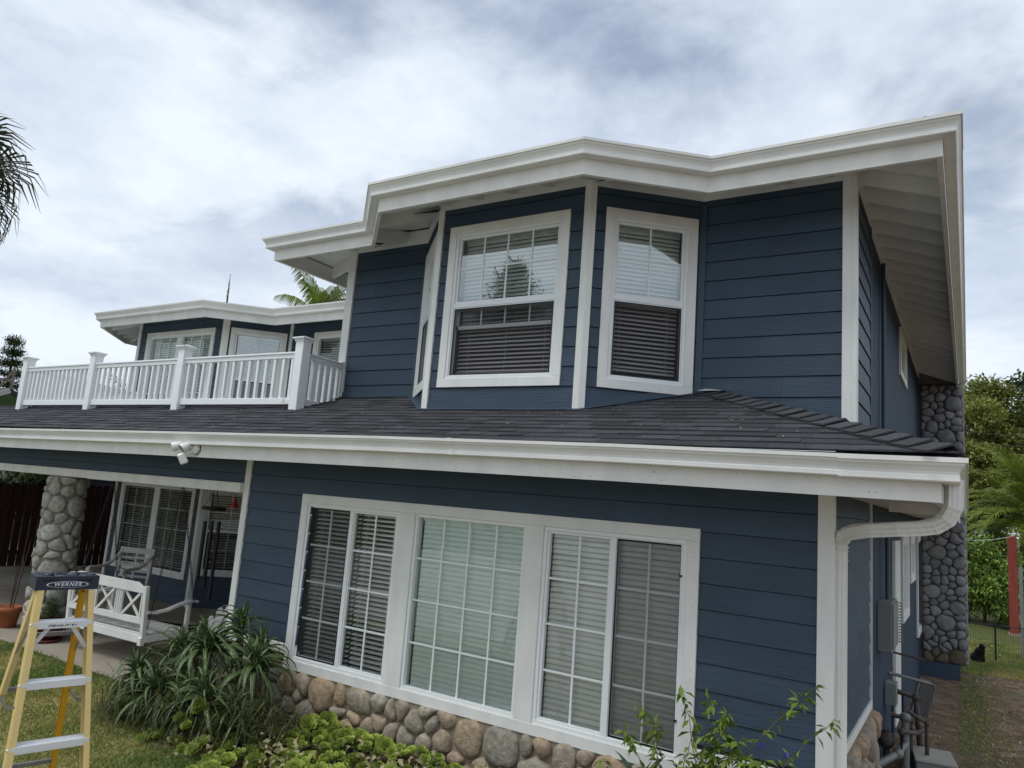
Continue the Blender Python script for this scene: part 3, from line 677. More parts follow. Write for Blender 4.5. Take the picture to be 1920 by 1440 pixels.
# left slider: -5.572 .. -4.39
def slider(u0, u1, um, scr_left, glassname):
    f = MB(); ring(f, u0, u1, zb, zt, .03, -.022, .06); f.box((um - .022, -.016, zb + .03), (um + .022, .05, zt - .03))
    f.box((u0 + .03, -.01, zb + .03), (u0 + .052, .03, zt - .03)); f.box((u1 - .052, -.01, zb + .03), (u1 - .03, .03, zt - .03))
    f.box((um + .022, -.006, zb + .03), (um + .036, .03, zt - .03)); f.box((um - .036, -.006, zb + .03), (um - .022, .03, zt - .03))
    f.box((u0 + .03, -.008, zb + .03), (u1 - .03, .03, zb + .05)); f.box((u0 + .03, -.008, zt - .05), (u1 - .03, .03, zt - .03))
    H('frame', f, 'vinyl', parent=tw, bevel=.002)
    for a, b in ((u0 + .05, um - .034), (um + .034, u1 - .05)):
        pane(tw, a, b, zb + .05, zt - .05, .020, glassname)
        muntins(tw, a, b, zb + .05, zt - .05, [(a + b) / 2], zsplit(zb + .05, zt - .05, 4), .007, .017)
    if scr_left: insect_screen(tw, u0 + .045, um - .03, zb + .04, zt - .04, -.004, 'screenl')
    else: insect_screen(tw, um + .03, u1 - .045, zb + .04, zt - .04, -.004, 'screenl')
slider(-5.572 + ox, -4.39 + ox, -4.985 + ox, True, 'glass')
slider(-2.885 + ox, -1.708 + ox, -2.285 + ox, False, 'glass')
f = MB(); ring(f, -4.205 + ox, -3.05 + ox, zb, zt, .028, -.02, .06); H('frame', f, 'vinyl', parent=tw, bevel=.002)
pane(tw, -4.177 + ox, -3.078 + ox, zb + .028, zt - .028, .02, 'glassg', label='green tinted fixed centre pane')
muntins(tw, -4.177 + ox, -3.078 + ox, zb + .028, zt - .028, [(-4.177 + ox) + 1.099 * k / 4 for k in (1, 2, 3)], zsplit(zb + .028, zt - .028, 4), .007, .015)
blind(tw, -5.51 + ox, -4.92 + ox, zb + .02, zt - .03, .075, 'blind', radians(22), .042, .046, 'open slats in the left light')
blind(tw, -4.90 + ox, -4.43 + ox, zb + .02, zt - .03, .075, 'blind', radians(26), .042, .046)
blind(tw, -4.16 + ox, -3.09 + ox, zb + .02, zt - .03, .065, 'blindg', radians(74), .042, .052, 'closed pale slats in the centre light')
blind(tw, -2.84 + ox, -1.74 + ox, zb + .02, zt - .03, .07, 'blind', radians(64), .042, .048, 'nearly closed slats in the right light')
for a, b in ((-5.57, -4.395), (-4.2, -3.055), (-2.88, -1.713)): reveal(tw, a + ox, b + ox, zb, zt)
clip = MB().box((-1.765 + ox, -.02, -.47), (-1.745 + ox, -.005, -.455)).box((-1.765 + ox, -.02, -1.45), (-1.745 + ox, -.005, -1.435)); H('screen_clip', clip, 'black', parent=tw)

MS2 = frame(-0.775, 7.45, pi / 2)
for (a, b, s_, e, lab) in ((3.85, 4.87, -1.15, -.2, 'tall white cased side window nearest the white panel'), (5.45, 6.35, -.73, -.2, 'short white cased side window between the two taller ones'), (7.2, 8.3, -1.72, -.2, 'tallest white cased side window next to the chimney')):
    w_ = casing(MS2, a - .09, b + .09, s_ - .09, e + .09, .1, .035, label=lab); f = MB(); ring(f, a + .01, b - .01, s_ + .01, e - .01, .03, -.02, .05); H('frame', f, 'vinyl', parent=w_)
    pane(w_, a + .04, b - .04, s_ + .04, e - .04, .02); blind(w_, a + .05, b - .05, s_ + .05, e - .05, .09, 'blind', radians(60)); reveal(w_, a, b, s_, e, .5)
# ---- gutters, fascia, soffits
KP = [(0.002, 0.0), (0.078, 0.0), (0.084, 0.006), (0.084, 0.028), (0.080, 0.036), (0.083, 0.052), (0.094, 0.072), (0.106, 0.085), (0.110, 0.098), (0.122, 0.100), (0.124, 0.122), (0.112, 0.122),
      (0.106, 0.108), (0.09, 0.08), (0.076, 0.05), (0.072, 0.012), (0.010, 0.012), (0.010, 0.122), (0.002, 0.122)]
def gutter(path, zb_, label=None):
    return H('gutter', MB().sweep([(d, z + zb_) for d, z in KP], path), 'gutter', label=label)
def off(path, d):
    nr = []; m = len(path); res = []
    for i in range(m - 1):
        tx, ty = path[i + 1][0] - path[i][0], path[i + 1][1] - path[i][1]; l = hypot(tx, ty); nr.append((ty / l, -tx / l))
    for i in range(m):
        a = nr[max(i - 1, 0)]; b = nr[min(i, m - 2)]; k = 1 + a[0] * b[0] + a[1] * b[1]
        res.append((path[i][0] + (a[0] + b[0]) / k * d, path[i][1] + (a[1] + b[1]) / k * d))
    return res
FOOT = [(-14.57, 15.0), (-14.57, 8.85), (-13.77, 8.05), (-11.15, 8.05), (-10.35, 8.85), (-6.44, 8.85), (-6.44, 6.31), (-5.25, 6.31), (-4.52, 5.60), (-2.84, 5.60), (-2.03, 6.31), (-0.77, 6.31), (-0.77, 16.1)]
OH = 0.66
UP = off(FOOT, OH)
UP[0] = (UP[0][0], 15.0); UP[-1] = (UP[-1][0], 15.75)
UPG = list(UP); UPG[-1] = (UP[-1][0], 16.1)
gutter(UPG, 2.75, 'long white upper gutter running round both bays')
H('fascia_board', MB().sweep([(-0.038, 2.615), (0.0, 2.615), (0.0, 2.80), (-0.038, 2.80)], UP), 'white', label='upper fascia board')
SL = 0.345
def soff(d): return 2.80 - SL * d   # underside of the upper roof deck, d outward from the fascia line (negative towards the wall)
H('soffit_boards', MB().sweep([(-0.04, soff(-0.04)), (-0.04, soff(-0.04) + .02), (-OH - 0.02, soff(-OH - .02) + .02), (-OH - 0.02, soff(-OH - .02))], UP), 'soffit', label='white sloping soffit boards')
# rafters: one object each
def rafter_line(p, q, d_in=OH, start=0.25, sp=0.4, endm=0.04):
    L_ = hypot(q[0] - p[0], q[1] - p[1]); tx, ty = (q[0] - p[0]) / L_, (q[1] - p[1]) / L_; nx, ny = -ty, tx   # inward = left of the walk
    n = int((L_ - start) / sp) + 1
    for i in range(n):
        s = start + i * sp
        if s > L_ - endm: break
        a = (p[0] + tx * s, p[1] + ty * s); mb = MB(); t = .019
        vs = []
        for dd in (0.036, d_in - .012):
            for sg in (-1, 1):
                for zz_ in (soff(-dd) - .002, max(2.625, soff(-dd) - 0.145)):
                    vs.append((a[0] + nx * dd + tx * sg * t, a[1] + ny * dd + ty * sg * t, zz_))
        mb.add(vs, [(0, 1, 3, 2), (4, 6, 7, 5), (0, 4, 5, 1), (2, 3, 7, 6), (1, 5, 7, 3), (0, 2, 6, 4)])
        H('rafter', mb, 'soffit')
rafter_line(UP[11], UP[12], start=0.48)
for i in (10, 9, 8, 7): rafter_line(UP[i], UP[i + 1], start=0.45 if i in (10, 7) else 0.36)
rafter_line(UP[6], UP[7], start=0.25, sp=.42); rafter_line(UP[5], UP[6], start=.8, endm=.72); rafter_line(UP[4], UP[5], start=.5)
rafter_line(UP[3], UP[4], start=.3); rafter_line(UP[2], UP[3], start=.35); rafter_line(UP[1], UP[2], start=.3); rafter_line(UP[0], UP[1], start=.3)
# frieze behind the rafters
fr = off(FOOT, 0.0)
H('frieze_board', MB().sweep([(0.0, 2.83), (0.025, 2.83), (0.025, 3.0), (0.0, 3.0)], FOOT), 'soffit')
# end board of the side eave and roof end
H('end_gable', MB().prism([(-0.80, 2.4), (-.12, 2.4), (-.12, 2.66), (-0.80, 2.95)], (15.62, 15.75), 'Y'), 'stone_dark')
H('end_board', MB().bar((-0.13, 15.73, 2.72), (-0.80, 15.73, 2.93), .04, .16), 'white')

def hip_roof(poly, z0, slope, name, cap=9.0):
    """poly convex, counter-clockwise: each side gets the part of the plan where its plane is the lowest"""
    n = len(poly); E_ = []
    for i in range(n):
        a = poly[i]; b = poly[(i + 1) % n]; tx, ty = b[0] - a[0], b[1] - a[1]; l = hypot(tx, ty); nx, ny = -ty / l, tx / l
        E_.append((nx, ny, nx * a[0] + ny * a[1]))
    mb = MB()
    for i in range(n):
        P = list(poly)
        for j in range(n):
            if j == i: continue
            P = clip_poly(P, E_[i][0] - E_[j][0], E_[i][1] - E_[j][1], E_[i][2] - E_[j][2])
            if len(P) < 3: break
        if len(P) < 3: continue
        vs = [(x, y, z0 + slope * (E_[i][0] * x + E_[i][1] * y - E_[i][2])) for x, y in P]
        mb.add(vs, [tuple(range(len(vs)))])
    return H(name, mb, 'shingle', tint=(1, 1, 1))
u = UP; E0 = 0.06
hip_roof([(u[6][0] - E0, 5.65 - E0), (u[11][0] + E0, 5.65 - E0), (u[11][0] + E0, 15.8), (u[6][0] - E0, 15.8)], 2.865, SL, 'roof')
hip_roof([(u[8][0], u[8][1] - E0), (u[9][0], u[9][1] - E0), (u[10][0] + 1.0, u[10][1] + 1.1), (u[7][0] - 1.0, u[7][1] + 1.1)], 2.87, SL, 'roof')
hip_roof([(u[1][0] - E0, 8.19 - E0), (-6.6, 8.19 - E0), (-6.6, 15.0), (u[1][0] - E0, 15.0)], 2.865, .17, 'roof')
wr = hip_roof([(u[2][0], u[2][1] - E0), (u[3][0], u[3][1] - E0), (u[4][0] + 1.9, u[4][1] + 2.0), (u[4][0] + 1.5, u[4][1] + 4.2), (u[1][0] - 1.5, u[4][1] + 4.2), (u[1][0] - 1.9, u[4][1] + 2.0)], 2.87, .235, 'roof')
# visible shingle steps on the wing bay roof and the single lifted tab by the right corner
H('lifted_shingle', MB().bar((-0.34, 5.60, 2.885), (-0.20, 5.58, 2.892), .05, .008), 'felt')

# ---- lower porch roof
LZ = 0.395
GLO = [(-17.5, 4.57, -.035), (-14.0, 4.57, -.025), (-10.4, 4.57, -.012), (-7.5, 4.57, .004), (-4.1, 4.57, .018), (-2.0, 4.57, .010), (-0.12, 4.57, -.016)]
gutter(GLO + [(-0.12, 15.35, -.016)], 0.27, 'long white lower gutter over the big window and porch')
H('fascia_board', MB().sweep([(-0.038, 0.155), (0.0, 0.155), (0.0, 0.375), (-0.038, 0.375)], [(x, y, dz * .6) for x, y, dz in GLO] + [(-0.12, 15.3, -.01)]), 'white', label='deep white lower fascia board')
H('soffit_boards', MB().box((-17.5, 4.61, .215), (-6.53, 5.11, .235)).box((-6.53, 4.61, .195), (-.16, 5.249, .215)).box((-.769, 5.25, .195), (-.16, 15.3, .215)), 'soffit', label='flat white soffit under the lower eave')
H('fascia_joint_strap', MB().box((-.20, 4.545, .388), (-.17, 4.57, .30)), 'white')
SA = math.atan(SL)
KP2 = [(0.002, -.003), (0.081, -.003), (0.087, 0.004), (0.087, 0.030), (0.083, 0.037), (0.086, 0.052), (0.097, 0.071), (0.109, 0.084), (0.113, 0.097), (0.125, 0.099), (0.127, 0.125), (0.110, 0.125), (0.110, .118), (0.002, -.001)]
H('gutter_corner', MB().sweep([(d, z + .27) for d, z in KP2], [(-.62, 4.57, -.012), (-.12, 4.57, -.016), (-.12, 5.0, -.016)]), 'gutter', label='overlapping gutter corner piece above the downspout')
H('gutter_corner', MB().sweep([(d, z + 2.75) for d, z in KP2], [(-.50, UP[11][1]), UP[11], (UP[11][0], 6.1)]), 'gutter', label='overlapping gutter corner piece at the upper right corner')
for gx, gz in ((-3.35, .0148), (-8.9, -.0037)): H('gutter_joint', MB().sweep([(d, z + .27) for d, z in KP2], [(gx, 4.57, gz), (gx + .04, 4.57, gz)]), 'gutter')
def rz_front(y): return LZ + 0.012 + SL * (y - 4.49)
H('roof_deck', MB().add([(-17.5, 4.5, rz_front(4.5) - .012), (-0.05, 4.5, rz_front(4.5) - .012), (-1.86, 6.31, rz_front(6.31) - .012), (-6.44, 6.31, rz_front(6.31) - .012), (-6.44, 5.78, rz_front(5.78) - .012), (-17.5, 5.78, rz_front(5.78) - .012)], [(0, 1, 2, 3, 4, 5)])
   .add([(-0.05, 4.5, rz_front(4.5) - .012), (-0.05, 15.4, rz_front(4.5) - .012), (-.77, 15.4, rz_front(4.5) + .72 * SL - .012), (-.77, 6.31, rz_front(4.5) + .72 * SL - .012), (-1.86, 6.31, rz_front(6.31) - .012)], [(0, 1, 2, 3, 4)])
   .box((-17.5, 4.50, .33), (-.08, 4.53, rz_front(4.5) - .014)), 'felt')
roofp = H('shingle_roof', MB().box((-17.5, 5.74, .80), (-6.46, 5.80, rz_front(5.80) + .004)), 'shingle', label='charcoal architectural shingles over the porch and front room', tint=(.9, .9, .9))
# shingles
def roof_pt(x, v, h):   # front plane: v up the slope from y = 4.47, h off the plane
    y = 4.475 + v * cos(SA) - h * sin(SA); return (x, y, rz_front(4.475 + v * cos(SA)) + h * cos(SA))
SH = []; ex = 0.138; rr = random.Random(5)
nrow = int((6.31 - 4.475) / cos(SA) / ex) + 1
for k in range(nrow):
    v0 = k * ex; v1 = v0 + ex + 0.03; x = -17.5 + rr.uniform(0, .3)
    while x < 0:
        wd = rr.choice((.13, .17, .2, .24, .28, .33, .2, .24)); x2 = x + wd
        yb, yt = 4.475 + v0 * cos(SA), 4.475 + (v0 + ex) * cos(SA)
        xm0 = -(yb - 4.45); xm1 = -(yt - 4.45)
        if x > xm0: break
        if x < -6.44 and yt > 5.82: x = x2; continue
        if yt > 6.33: x = x2; continue
        if yb > 5.66 and -4.45 + (-.0) < x and x2 < -2.9: x = x2; continue
        hi = rr.random() < .5; th = .0095 if hi else .0045
        a0, a1 = x + .001, min(x2 - .001, xm0); b0, b1 = min(x + .001, xm1), min(x2 - .001, xm1)
        if v1 * cos(SA) + 4.475 > 6.31: v1 = (6.31 - 4.475) / cos(SA)
        o1 = (k % 2) * 0.0
        vs = [roof_pt(a0, v0, .0005), roof_pt(a1, v0, .0005), roof_pt(a1, v0, th + .003), roof_pt(a0, v0, th + .003), roof_pt(b0, v1, -.004), roof_pt(b1, v1, -.004), roof_pt(b1, v1, .0005), roof_pt(b0, v1, .0005)]
        tn = rr.choice((.68, .8, .92, 1.0, 1.1, 1.22)) * (1.08 if hi else .92)
        cxm = (a0 + a1) / 2; size = wd / (cxm ** 2 + yb ** 2)
        SH.append((size, vs, tn)); x = x2
SH.sort(key=lambda t: -t[0])
FS = [(3, 2, 1, 0), (4, 5, 6, 7), (0, 1, 5, 4), (1, 2, 6, 5), (2, 3, 7, 6), (3, 0, 4, 7)]
FS = [tuple(reversed(f)) for f in FS]
for s, vs, tn in SH[:290]:
    MB().add(vs, FS).build('shingle', 'shingle', roofp, None, tint=(tn, tn, tn * 1.02))
mb = MB(); tl = []
for s, vs, tn in SH[290:]: mb.add(vs, FS); tl += [(tn, tn, tn * 1.02)] * 8
tag(H('farther_shingles', mb, 'shingle', parent=roofp, tint=tl), kind='stuff')
# side pent roof shingles (edge on) as courses
mb = MB()
for k in range(5):
    x0 = -0.04 - k * .138 * cos(SA); x1 = x0 - .138 * cos(SA) - .02; zf = lambda x: rz_front(4.5) + SL * (-x - .05)
    mb.add([(x0, 4.6 - x0, zf(x0) + .002), (x0, 15.4, zf(x0) + .002), (x0, 15.4, zf(x0) + .014), (x0, 4.6 - x0, zf(x0) + .014), (max(x1, -.77), 4.6 - max(x1, -.77), zf(max(x1, -.77)) + .003), (max(x1, -.77), 15.4, zf(max(x1, -.77)) + .003)],
           [(0, 1, 2, 3), (3, 2, 5, 4)])
H('side_course', mb, 'shingle', parent=roofp, tint=(.95, .95, .97))
# hip caps
hd = Vector((-1, 1, SL)).normalized(); nF = Vector((0, -SL, 1)).normalized(); nS = Vector((SL, 0, 1)).normalized()
wF = hd.cross(nF).normalized(); wF = wF if wF.x < 0 and wF.y < 0 or wF.x < 0 else -wF
wS = hd.cross(nS).normalized(); wS = wS if wS.x > 0 else -wS
wF = wF if wF.dot(Vector((-1, -1, 0))) > 0 or wF.x < 0 else -wF
if wF.x > 0: wF = -wF
if wS.y < 0: wS = -wS
hl0 = Vector((-0.06, 4.50, rz_front(4.50) + .006)); HLn = 2.62; ncap = 18; st = HLn / ncap
for k in range(ncap):
    p0 = hl0 + hd * (k * st); p1 = hl0 + hd * min(k * st + st * 1.75, HLn + .05); wd = .155; t0, t1 = .036, .004; th = .012
    j = rr.uniform(-.004, .004); vs = []
    for p, t in ((p0, t0 + j), (p1, t1)):
        rg = p + Vector((0, 0, t + .006)); L1 = p + wF * (wd + j) + nF * (t * .75); R1 = p + wS * (.10 - j) + nS * (t * .1)
        vs += [L1, rg, R1, L1 - nF * th, rg - Vector((0, 0, th)), R1 - nS * th]
    fs = [(0, 1, 7, 6), (1, 2, 8, 7), (3, 9, 10, 4), (4, 10, 11, 5), (0, 3, 4, 1), (1, 4, 5, 2), (0, 6, 9, 3), (2, 5, 11, 8), (6, 7, 10, 9), (7, 8, 11, 10)]
    tn = rr.uniform(.85, 1.3)
    MB().add(vs, fs).build('hip_cap', 'shingle', roofp, None, tint=(tn, tn, tn))
# painted flashing round the bay foot
def fl(P, d0, d1, up=0.05):
    o_ = off(P, d1); i_ = off(P, d0); mb = MB(); m = len(P)
    zq = lambda p: rz_front(p[1]) + .016
    vs = [(a[0], a[1], zq(a)) for a in o_] + [(a[0], a[1], zq(a) + .002) for a in i_] + [(a[0], a[1], zq(a) + up) for a in i_]
    fs = [(i, i + 1, m + i + 1, m + i) for i in range(m - 1)] + [(m + i, m + i + 1, 2 * m + i + 1, 2 * m + i) for i in range(m - 1)]
    return mb.add(vs, fs)
H('roof_flashing', fl([(-6.40, 6.31), (-5.25, 6.31), (-4.52, 5.60), (-2.84, 5.60), (-2.03, 6.31), (-1.9, 6.31)], 0.023, 0.075), 'bluetrim', label='blue painted flashing at the bay foot')
H('hip_top_flashing', MB().add([(-2.0, 6.2, 1.045), (-1.75, 6.15, 1.035), (-1.72, 6.28, 1.05), (-1.95, 6.29, 1.075)], [(0, 1, 2, 3)]), 'white')

nr_ = random.Random(77)
nm = MB()
for i in range(70):
    x = nr_.uniform(-9.5, -.3); z = nr_.choice((.18, .23, .25)) + nr_.uniform(-.006, .006); nm.box((x, 4.5688, z), (x + .006, 4.5705, z + .005))
for i in range(24):
    for bx_ in (-5.64, -1.66): z = -1.70 + i * .068 + nr_.uniform(-.02, .02); nm.box((bx_, 5.2125, z), (bx_ + .005, 5.215, z + .005)) if nr_.random() < .4 else None
tag(H('nail_heads', nm, 'greybox'), kind='stuff')
lt = MB()
for i in range(90):
    x, y = nr_.uniform(-9, -.8), nr_.uniform(4.55, 5.6)
    if x > -(y - 4.45): continue
    a = nr_.uniform(0, 6.28); l_ = nr_.uniform(.008, .02); z = rz_front(y) + .016; dx, dy = cos(a) * l_, sin(a) * l_
    lt.add([(x - dx, y - dy, rz_front(y - dy) + .014), (x + dy * .3, y - dx * .3, z + .003), (x + dx, y + dy, rz_front(y + dy) + .015), (x - dy * .3, y + dx * .3, z)], [(0, 1, 2, 3)])
tag(H('roof_leaf_litter', lt, 'dryleaf'), kind='stuff')
# ---- side downspout: gutter outlet, curve, run back to the corner, then down
def downspout():
    path = [(-0.065, 4.78, 0.285), (-0.065, 4.78, 0.20), (-0.07, 4.78, 0.13), (-0.10, 4.79, 0.065), (-0.15, 4.81, 0.025), (-0.22, 4.84, 0.005), (-0.34, 4.90, -0.01), (-0.50, 5.02, -0.03), (-0.62, 5.14, -0.05), (-0.68, 5.22, -0.075),
            (-0.705, 5.27, -0.12), (-0.712, 5.30, -0.18), (-0.713, 5.31, -0.3), (-0.713, 5.31, -2.25)]
    P = [Vector(p) for p in path]; hw, hh = .040, .030; prof = []
    for i in range(7):   # ribbed front
        prof.append((-hw + 2 * hw * i / 6, hh - (0.004 if i % 2 else 0)))
    prof = prof + [(hw, -hh), (-hw, -hh)]; n = len(prof); vs = []
    for i, p in enumerate(P):
        d = (P[min(i + 1, len(P) - 1)] - P[max(i - 1, 0)]).normalized()
        a = Vector((0, -1, 0)) if i >= len(P) - 3 else None
        side = Vector((0.9, 0.43, 0)).normalized() if i < 9 else Vector((0.98, 0.17, 0)).normalized()
        face = Vector((0.45, -0.89, 0)) if i < 9 else Vector((.2, -.98, 0))
        nrm = (face - d * face.dot(d)).normalized(); sd_ = d.cross(nrm).normalized()
        for a_, b_ in prof: vs.append(p + sd_ * a_ + nrm * b_)
    fs = [(i * n + k, i * n + (k + 1) % n, (i + 1) * n + (k + 1) % n, (i + 1) * n + k) for i in range(len(P) - 1) for k in range(n)]
    mb = MB().add(vs, [tuple(reversed(f)) for f in fs]); o = H('downspout', mb, 'gutter', label='white ribbed downspout curving back to the corner')
    cr_ = MB()
    for i in (2, 3, 4, 5, 6, 9, 10, 11):
        for t in (0, .5):
            q = P[i].lerp(P[i + 1], t); d = (P[i + 1] - P[i]).normalized(); face = Vector((0.45, -0.89, 0)); nrm = (face - d * face.dot(d)).normalized()
            sd_ = d.cross(nrm).normalized(); e = .001
            pr = [(-hw - e, hh + e), (hw + e, hh + e), (hw + e, -hh - e), (-hw - e, -hh - e)]
            v2 = [q + d * s_ + sd_ * a_ + nrm * b_ for s_ in (-.002, .002) for a_, b_ in pr]
            cr_.add(v2, [(0, 1, 2, 3), (7, 6, 5, 4), (0, 4, 5, 1), (1, 5, 6, 2), (2, 6, 7, 3), (3, 7, 4, 0)])
    tag(H('elbow_crimps', cr_, 'gutter', parent=o), kind='stuff')
downspout()
H('rafter_end_block', MB().bar((-0.14, 6.8, .17), (-0.55, 6.8, .17), .05, .1), 'white')
H('return_board', MB().bar((-.13, 9.6, .16), (-.5, 9.6, .02), .05, .12), 'white')

# ---- stones
def power_cells(W, Hh, pts, wts, wrap=False, gap=.008):
    out_ = []
    P = list(pts); Wt = list(wts)
    if wrap:
        P = P + [(x - W, y) for x, y in pts] + [(x + W, y) for x, y in pts]; Wt = Wt * 3
    for i, (x, y) in enumerate(pts):
        poly = [(-W * (1 if wrap else 0), 0), (W * (2 if wrap else 1), 0), (W * (2 if wrap else 1), Hh), (-W * (1 if wrap else 0), Hh)]
        for j, (a, b) in enumerate(P):
            if j == i: continue
            dx, dy = a - x, b - y; d2 = dx * dx + dy * dy
            if d2 > 1.2 or d2 < 1e-9: continue
            c = (a * a + b * b - x * x - y * y + Wt[i] - Wt[j]) / 2 - gap * sqrt(d2)
            poly = clip_poly(poly, dx, dy, c)
            if len(poly) < 3: break
        out_.append(poly)
    return out_
def stone_layout(W, Hh, s, seed, wrap=False):
    r = random.Random(seed); pts = []; rad = []
    n_try = int(W * Hh / (s * s) * 60)
    for _ in range(n_try):
        R_ = s * r.choice((.28, .36, .45, .55, .66, .8)); x, y = r.uniform(R_ * .6, W - R_ * .6) if not wrap else r.uniform(0, W), r.uniform(R_ * .6, Hh - R_ * .6)
        ok = True
        for (a, b), q in zip(pts, rad):
            dx = abs(a - x)
            if wrap: dx = min(dx, W - dx)
            if hypot(dx * .92, b - y) < (q + R_) * .86: ok = False; break
        if ok: pts.append((x, y)); rad.append(R_)
    return pts, [q * q for q in rad]
def chaikin(P):
    r = []
    for i in range(len(P)):
        a, b = P[i], P[(i + 1) % len(P)]; r += [(a[0] * .72 + b[0] * .28, a[1] * .72 + b[1] * .28), (a[0] * .28 + b[0] * .72, a[1] * .28 + b[1] * .72)]
    return r
def resample(P, n):
    L_ = [0]
    for i in range(len(P)): L_.append(L_[-1] + hypot(P[(i + 1) % len(P)][0] - P[i][0], P[(i + 1) % len(P)][1] - P[i][1]))
    T = L_[-1]; res = []; j = 0
    for k in range(n):
        t = T * k / n
        while L_[j + 1] < t: j += 1
        q = (t - L_[j]) / max(1e-9, L_[j + 1] - L_[j]); a, b = P[j % len(P)], P[(j + 1) % len(P)]
        res.append((a[0] + (b[0] - a[0]) * q, a[1] + (b[1] - a[1]) * q))
    return res
def stones(parent, W, Hh, s, seed, material, mp, hgt=.05, wrap=False, gap=.007, keep=None, low=None):
    pts, wts = stone_layout(W, Hh, s, seed, wrap); r = random.Random(seed * 3 + 1); cnt = 0
    for (px, py), poly in zip(pts, power_cells(W, Hh, pts, wts, wrap, gap)):
        if len(poly) < 3: continue
        if keep and not keep(px, py): continue
        q = resample(chaikin(poly), 14); cx_ = sum(a for a, b in q) / 14; cy_ = sum(b for a, b in q) / 14
        rad_ = sum(hypot(a - cx_, b - cy_) for a, b in q) / 14
        if rad_ < .018: continue
        hh = min(hgt * r.uniform(.75, 1.25), rad_ * .9); vs = []; tx_, ty_ = r.uniform(-.12, .12), r.uniform(-.12, .12); ph = r.uniform(0, 99)
        for sc_, hz_ in ((1.02, -.25), (1.02, .22), (.93, .66), (.70, .93)):
            for a, b in q:
                dx, dy = a - cx_, b - cy_; nz_ = noise.noise(Vector((a * 9, b * 9, ph + sc_ * 2)))
                k_ = sc_ * (1 + .10 * nz_); vs.append(mp(cx_ + dx * k_, cy_ + dy * k_, hh * (hz_ + .26 * nz_ * (hz_ > 0)) + (dx * tx_ + dy * ty_) * sc_ * .9 * (hz_ > 0)))
        vs.append(mp(cx_, cy_, hh * 1.0)); n = 14
        fs = [(i * n + k, i * n + (k + 1) % n, (i + 1) * n + (k + 1) % n, (i + 1) * n + k) for i in range(3) for k in range(n)] + [(3 * n + k, 3 * n + (k + 1) % n, 4 * n) for k in range(n)]
        MB().add(vs, fs, True).build('stone', low[1] if low and py < low[0] else material, parent); cnt += 1
    return cnt
# base wall of the front room (stones face -y)
bw = H('stone_base', MB().box((-6.50, 5.225, -2.5), (-0.72, 5.40, -1.78)).box((-0.80, 5.262, -2.6), (-0.725, 7.40, -1.56)), 'mortar', label='low wall of rounded tan river stones')
n_base = stones(bw, 5.75, .555, .20, 21, 'stone_tan', lambda a, b, h: (-6.50 + a, 5.228 - h, -2.335 + b), .055, gap=.006)
n_side = stones(bw, 2.1, .85, .21, 22, 'stone_tan', lambda a, b, h: (-0.727 + h, 5.33 + a, -2.42 + b), .07, gap=.006)
# chimney
CH0, CHX, CHY = -2.30, -0.72, 15.60
ch = H('chimney', MB().box((CHX - .08, CHY, CH0), (-0.075, CHY + 1.0, 2.7)), 'mortard', label='tall chimney of dark grey rounded stones')
n_ch = stones(ch, .66, 4.98, .185, 33, 'stone_dark', lambda a, b, h: (CHX - .01 + a, CHY - h + .004, CH0 + .0 + b), .06, gap=.002, low=(.22, 'stone_low'))
n_ch2 = stones(ch, .9, 4.98, .20, 34, 'stone_dark', lambda a, b, h: (-0.077 + h * .8, CHY + a, CH0 + b), .05, gap=.005)
H('chimney_plinth', MB().box((-0.80, CHY - .12, -2.85), (-0.16, CHY + 1.2, -2.295)), 'bluetrim')
# porch column
colm = H('stone_column', MB().lathe([(0.215, -2.24), (0.20, -1.0), (0.19, -.166)], (-10.28, 5.33, 0), 24), 'mortarp', label='round porch column of pale river stones')
RC = .19
def cmap(a, b, h):
    t = a / RC; R_ = RC + h + .02 * (1 - b / 2.2); return (-10.28 + R_ * cos(t), 5.33 + R_ * sin(t), -2.24 + b)
n_col = stones(colm, 2 * pi * RC, 2.065, .19, 41, 'stone_grey', cmap, .06, wrap=True, gap=.006)
print('stones', n_base, n_side, n_ch, n_ch2, n_col, 'shingles', len(SH))

# ---- porch header, beam, ceiling
siding_wall('wall', -17.5, 5.25, 0, 10.98, -0.075, 0.21, pl0=0.0, pl1=10.93, zref=0.042, label='narrow clapboard strip over the porch opening', seed=15)
H('porch_beam', MB().box((-17.5, 5.17, -0.165), (-6.565, 5.42, -0.062)), 'white', bevel=.004, label='white beam across the porch opening')
H('porch_ceiling', MB().box((-17.5, 5.43, .05), (-6.64, 8.9, .075)), 'soffit')
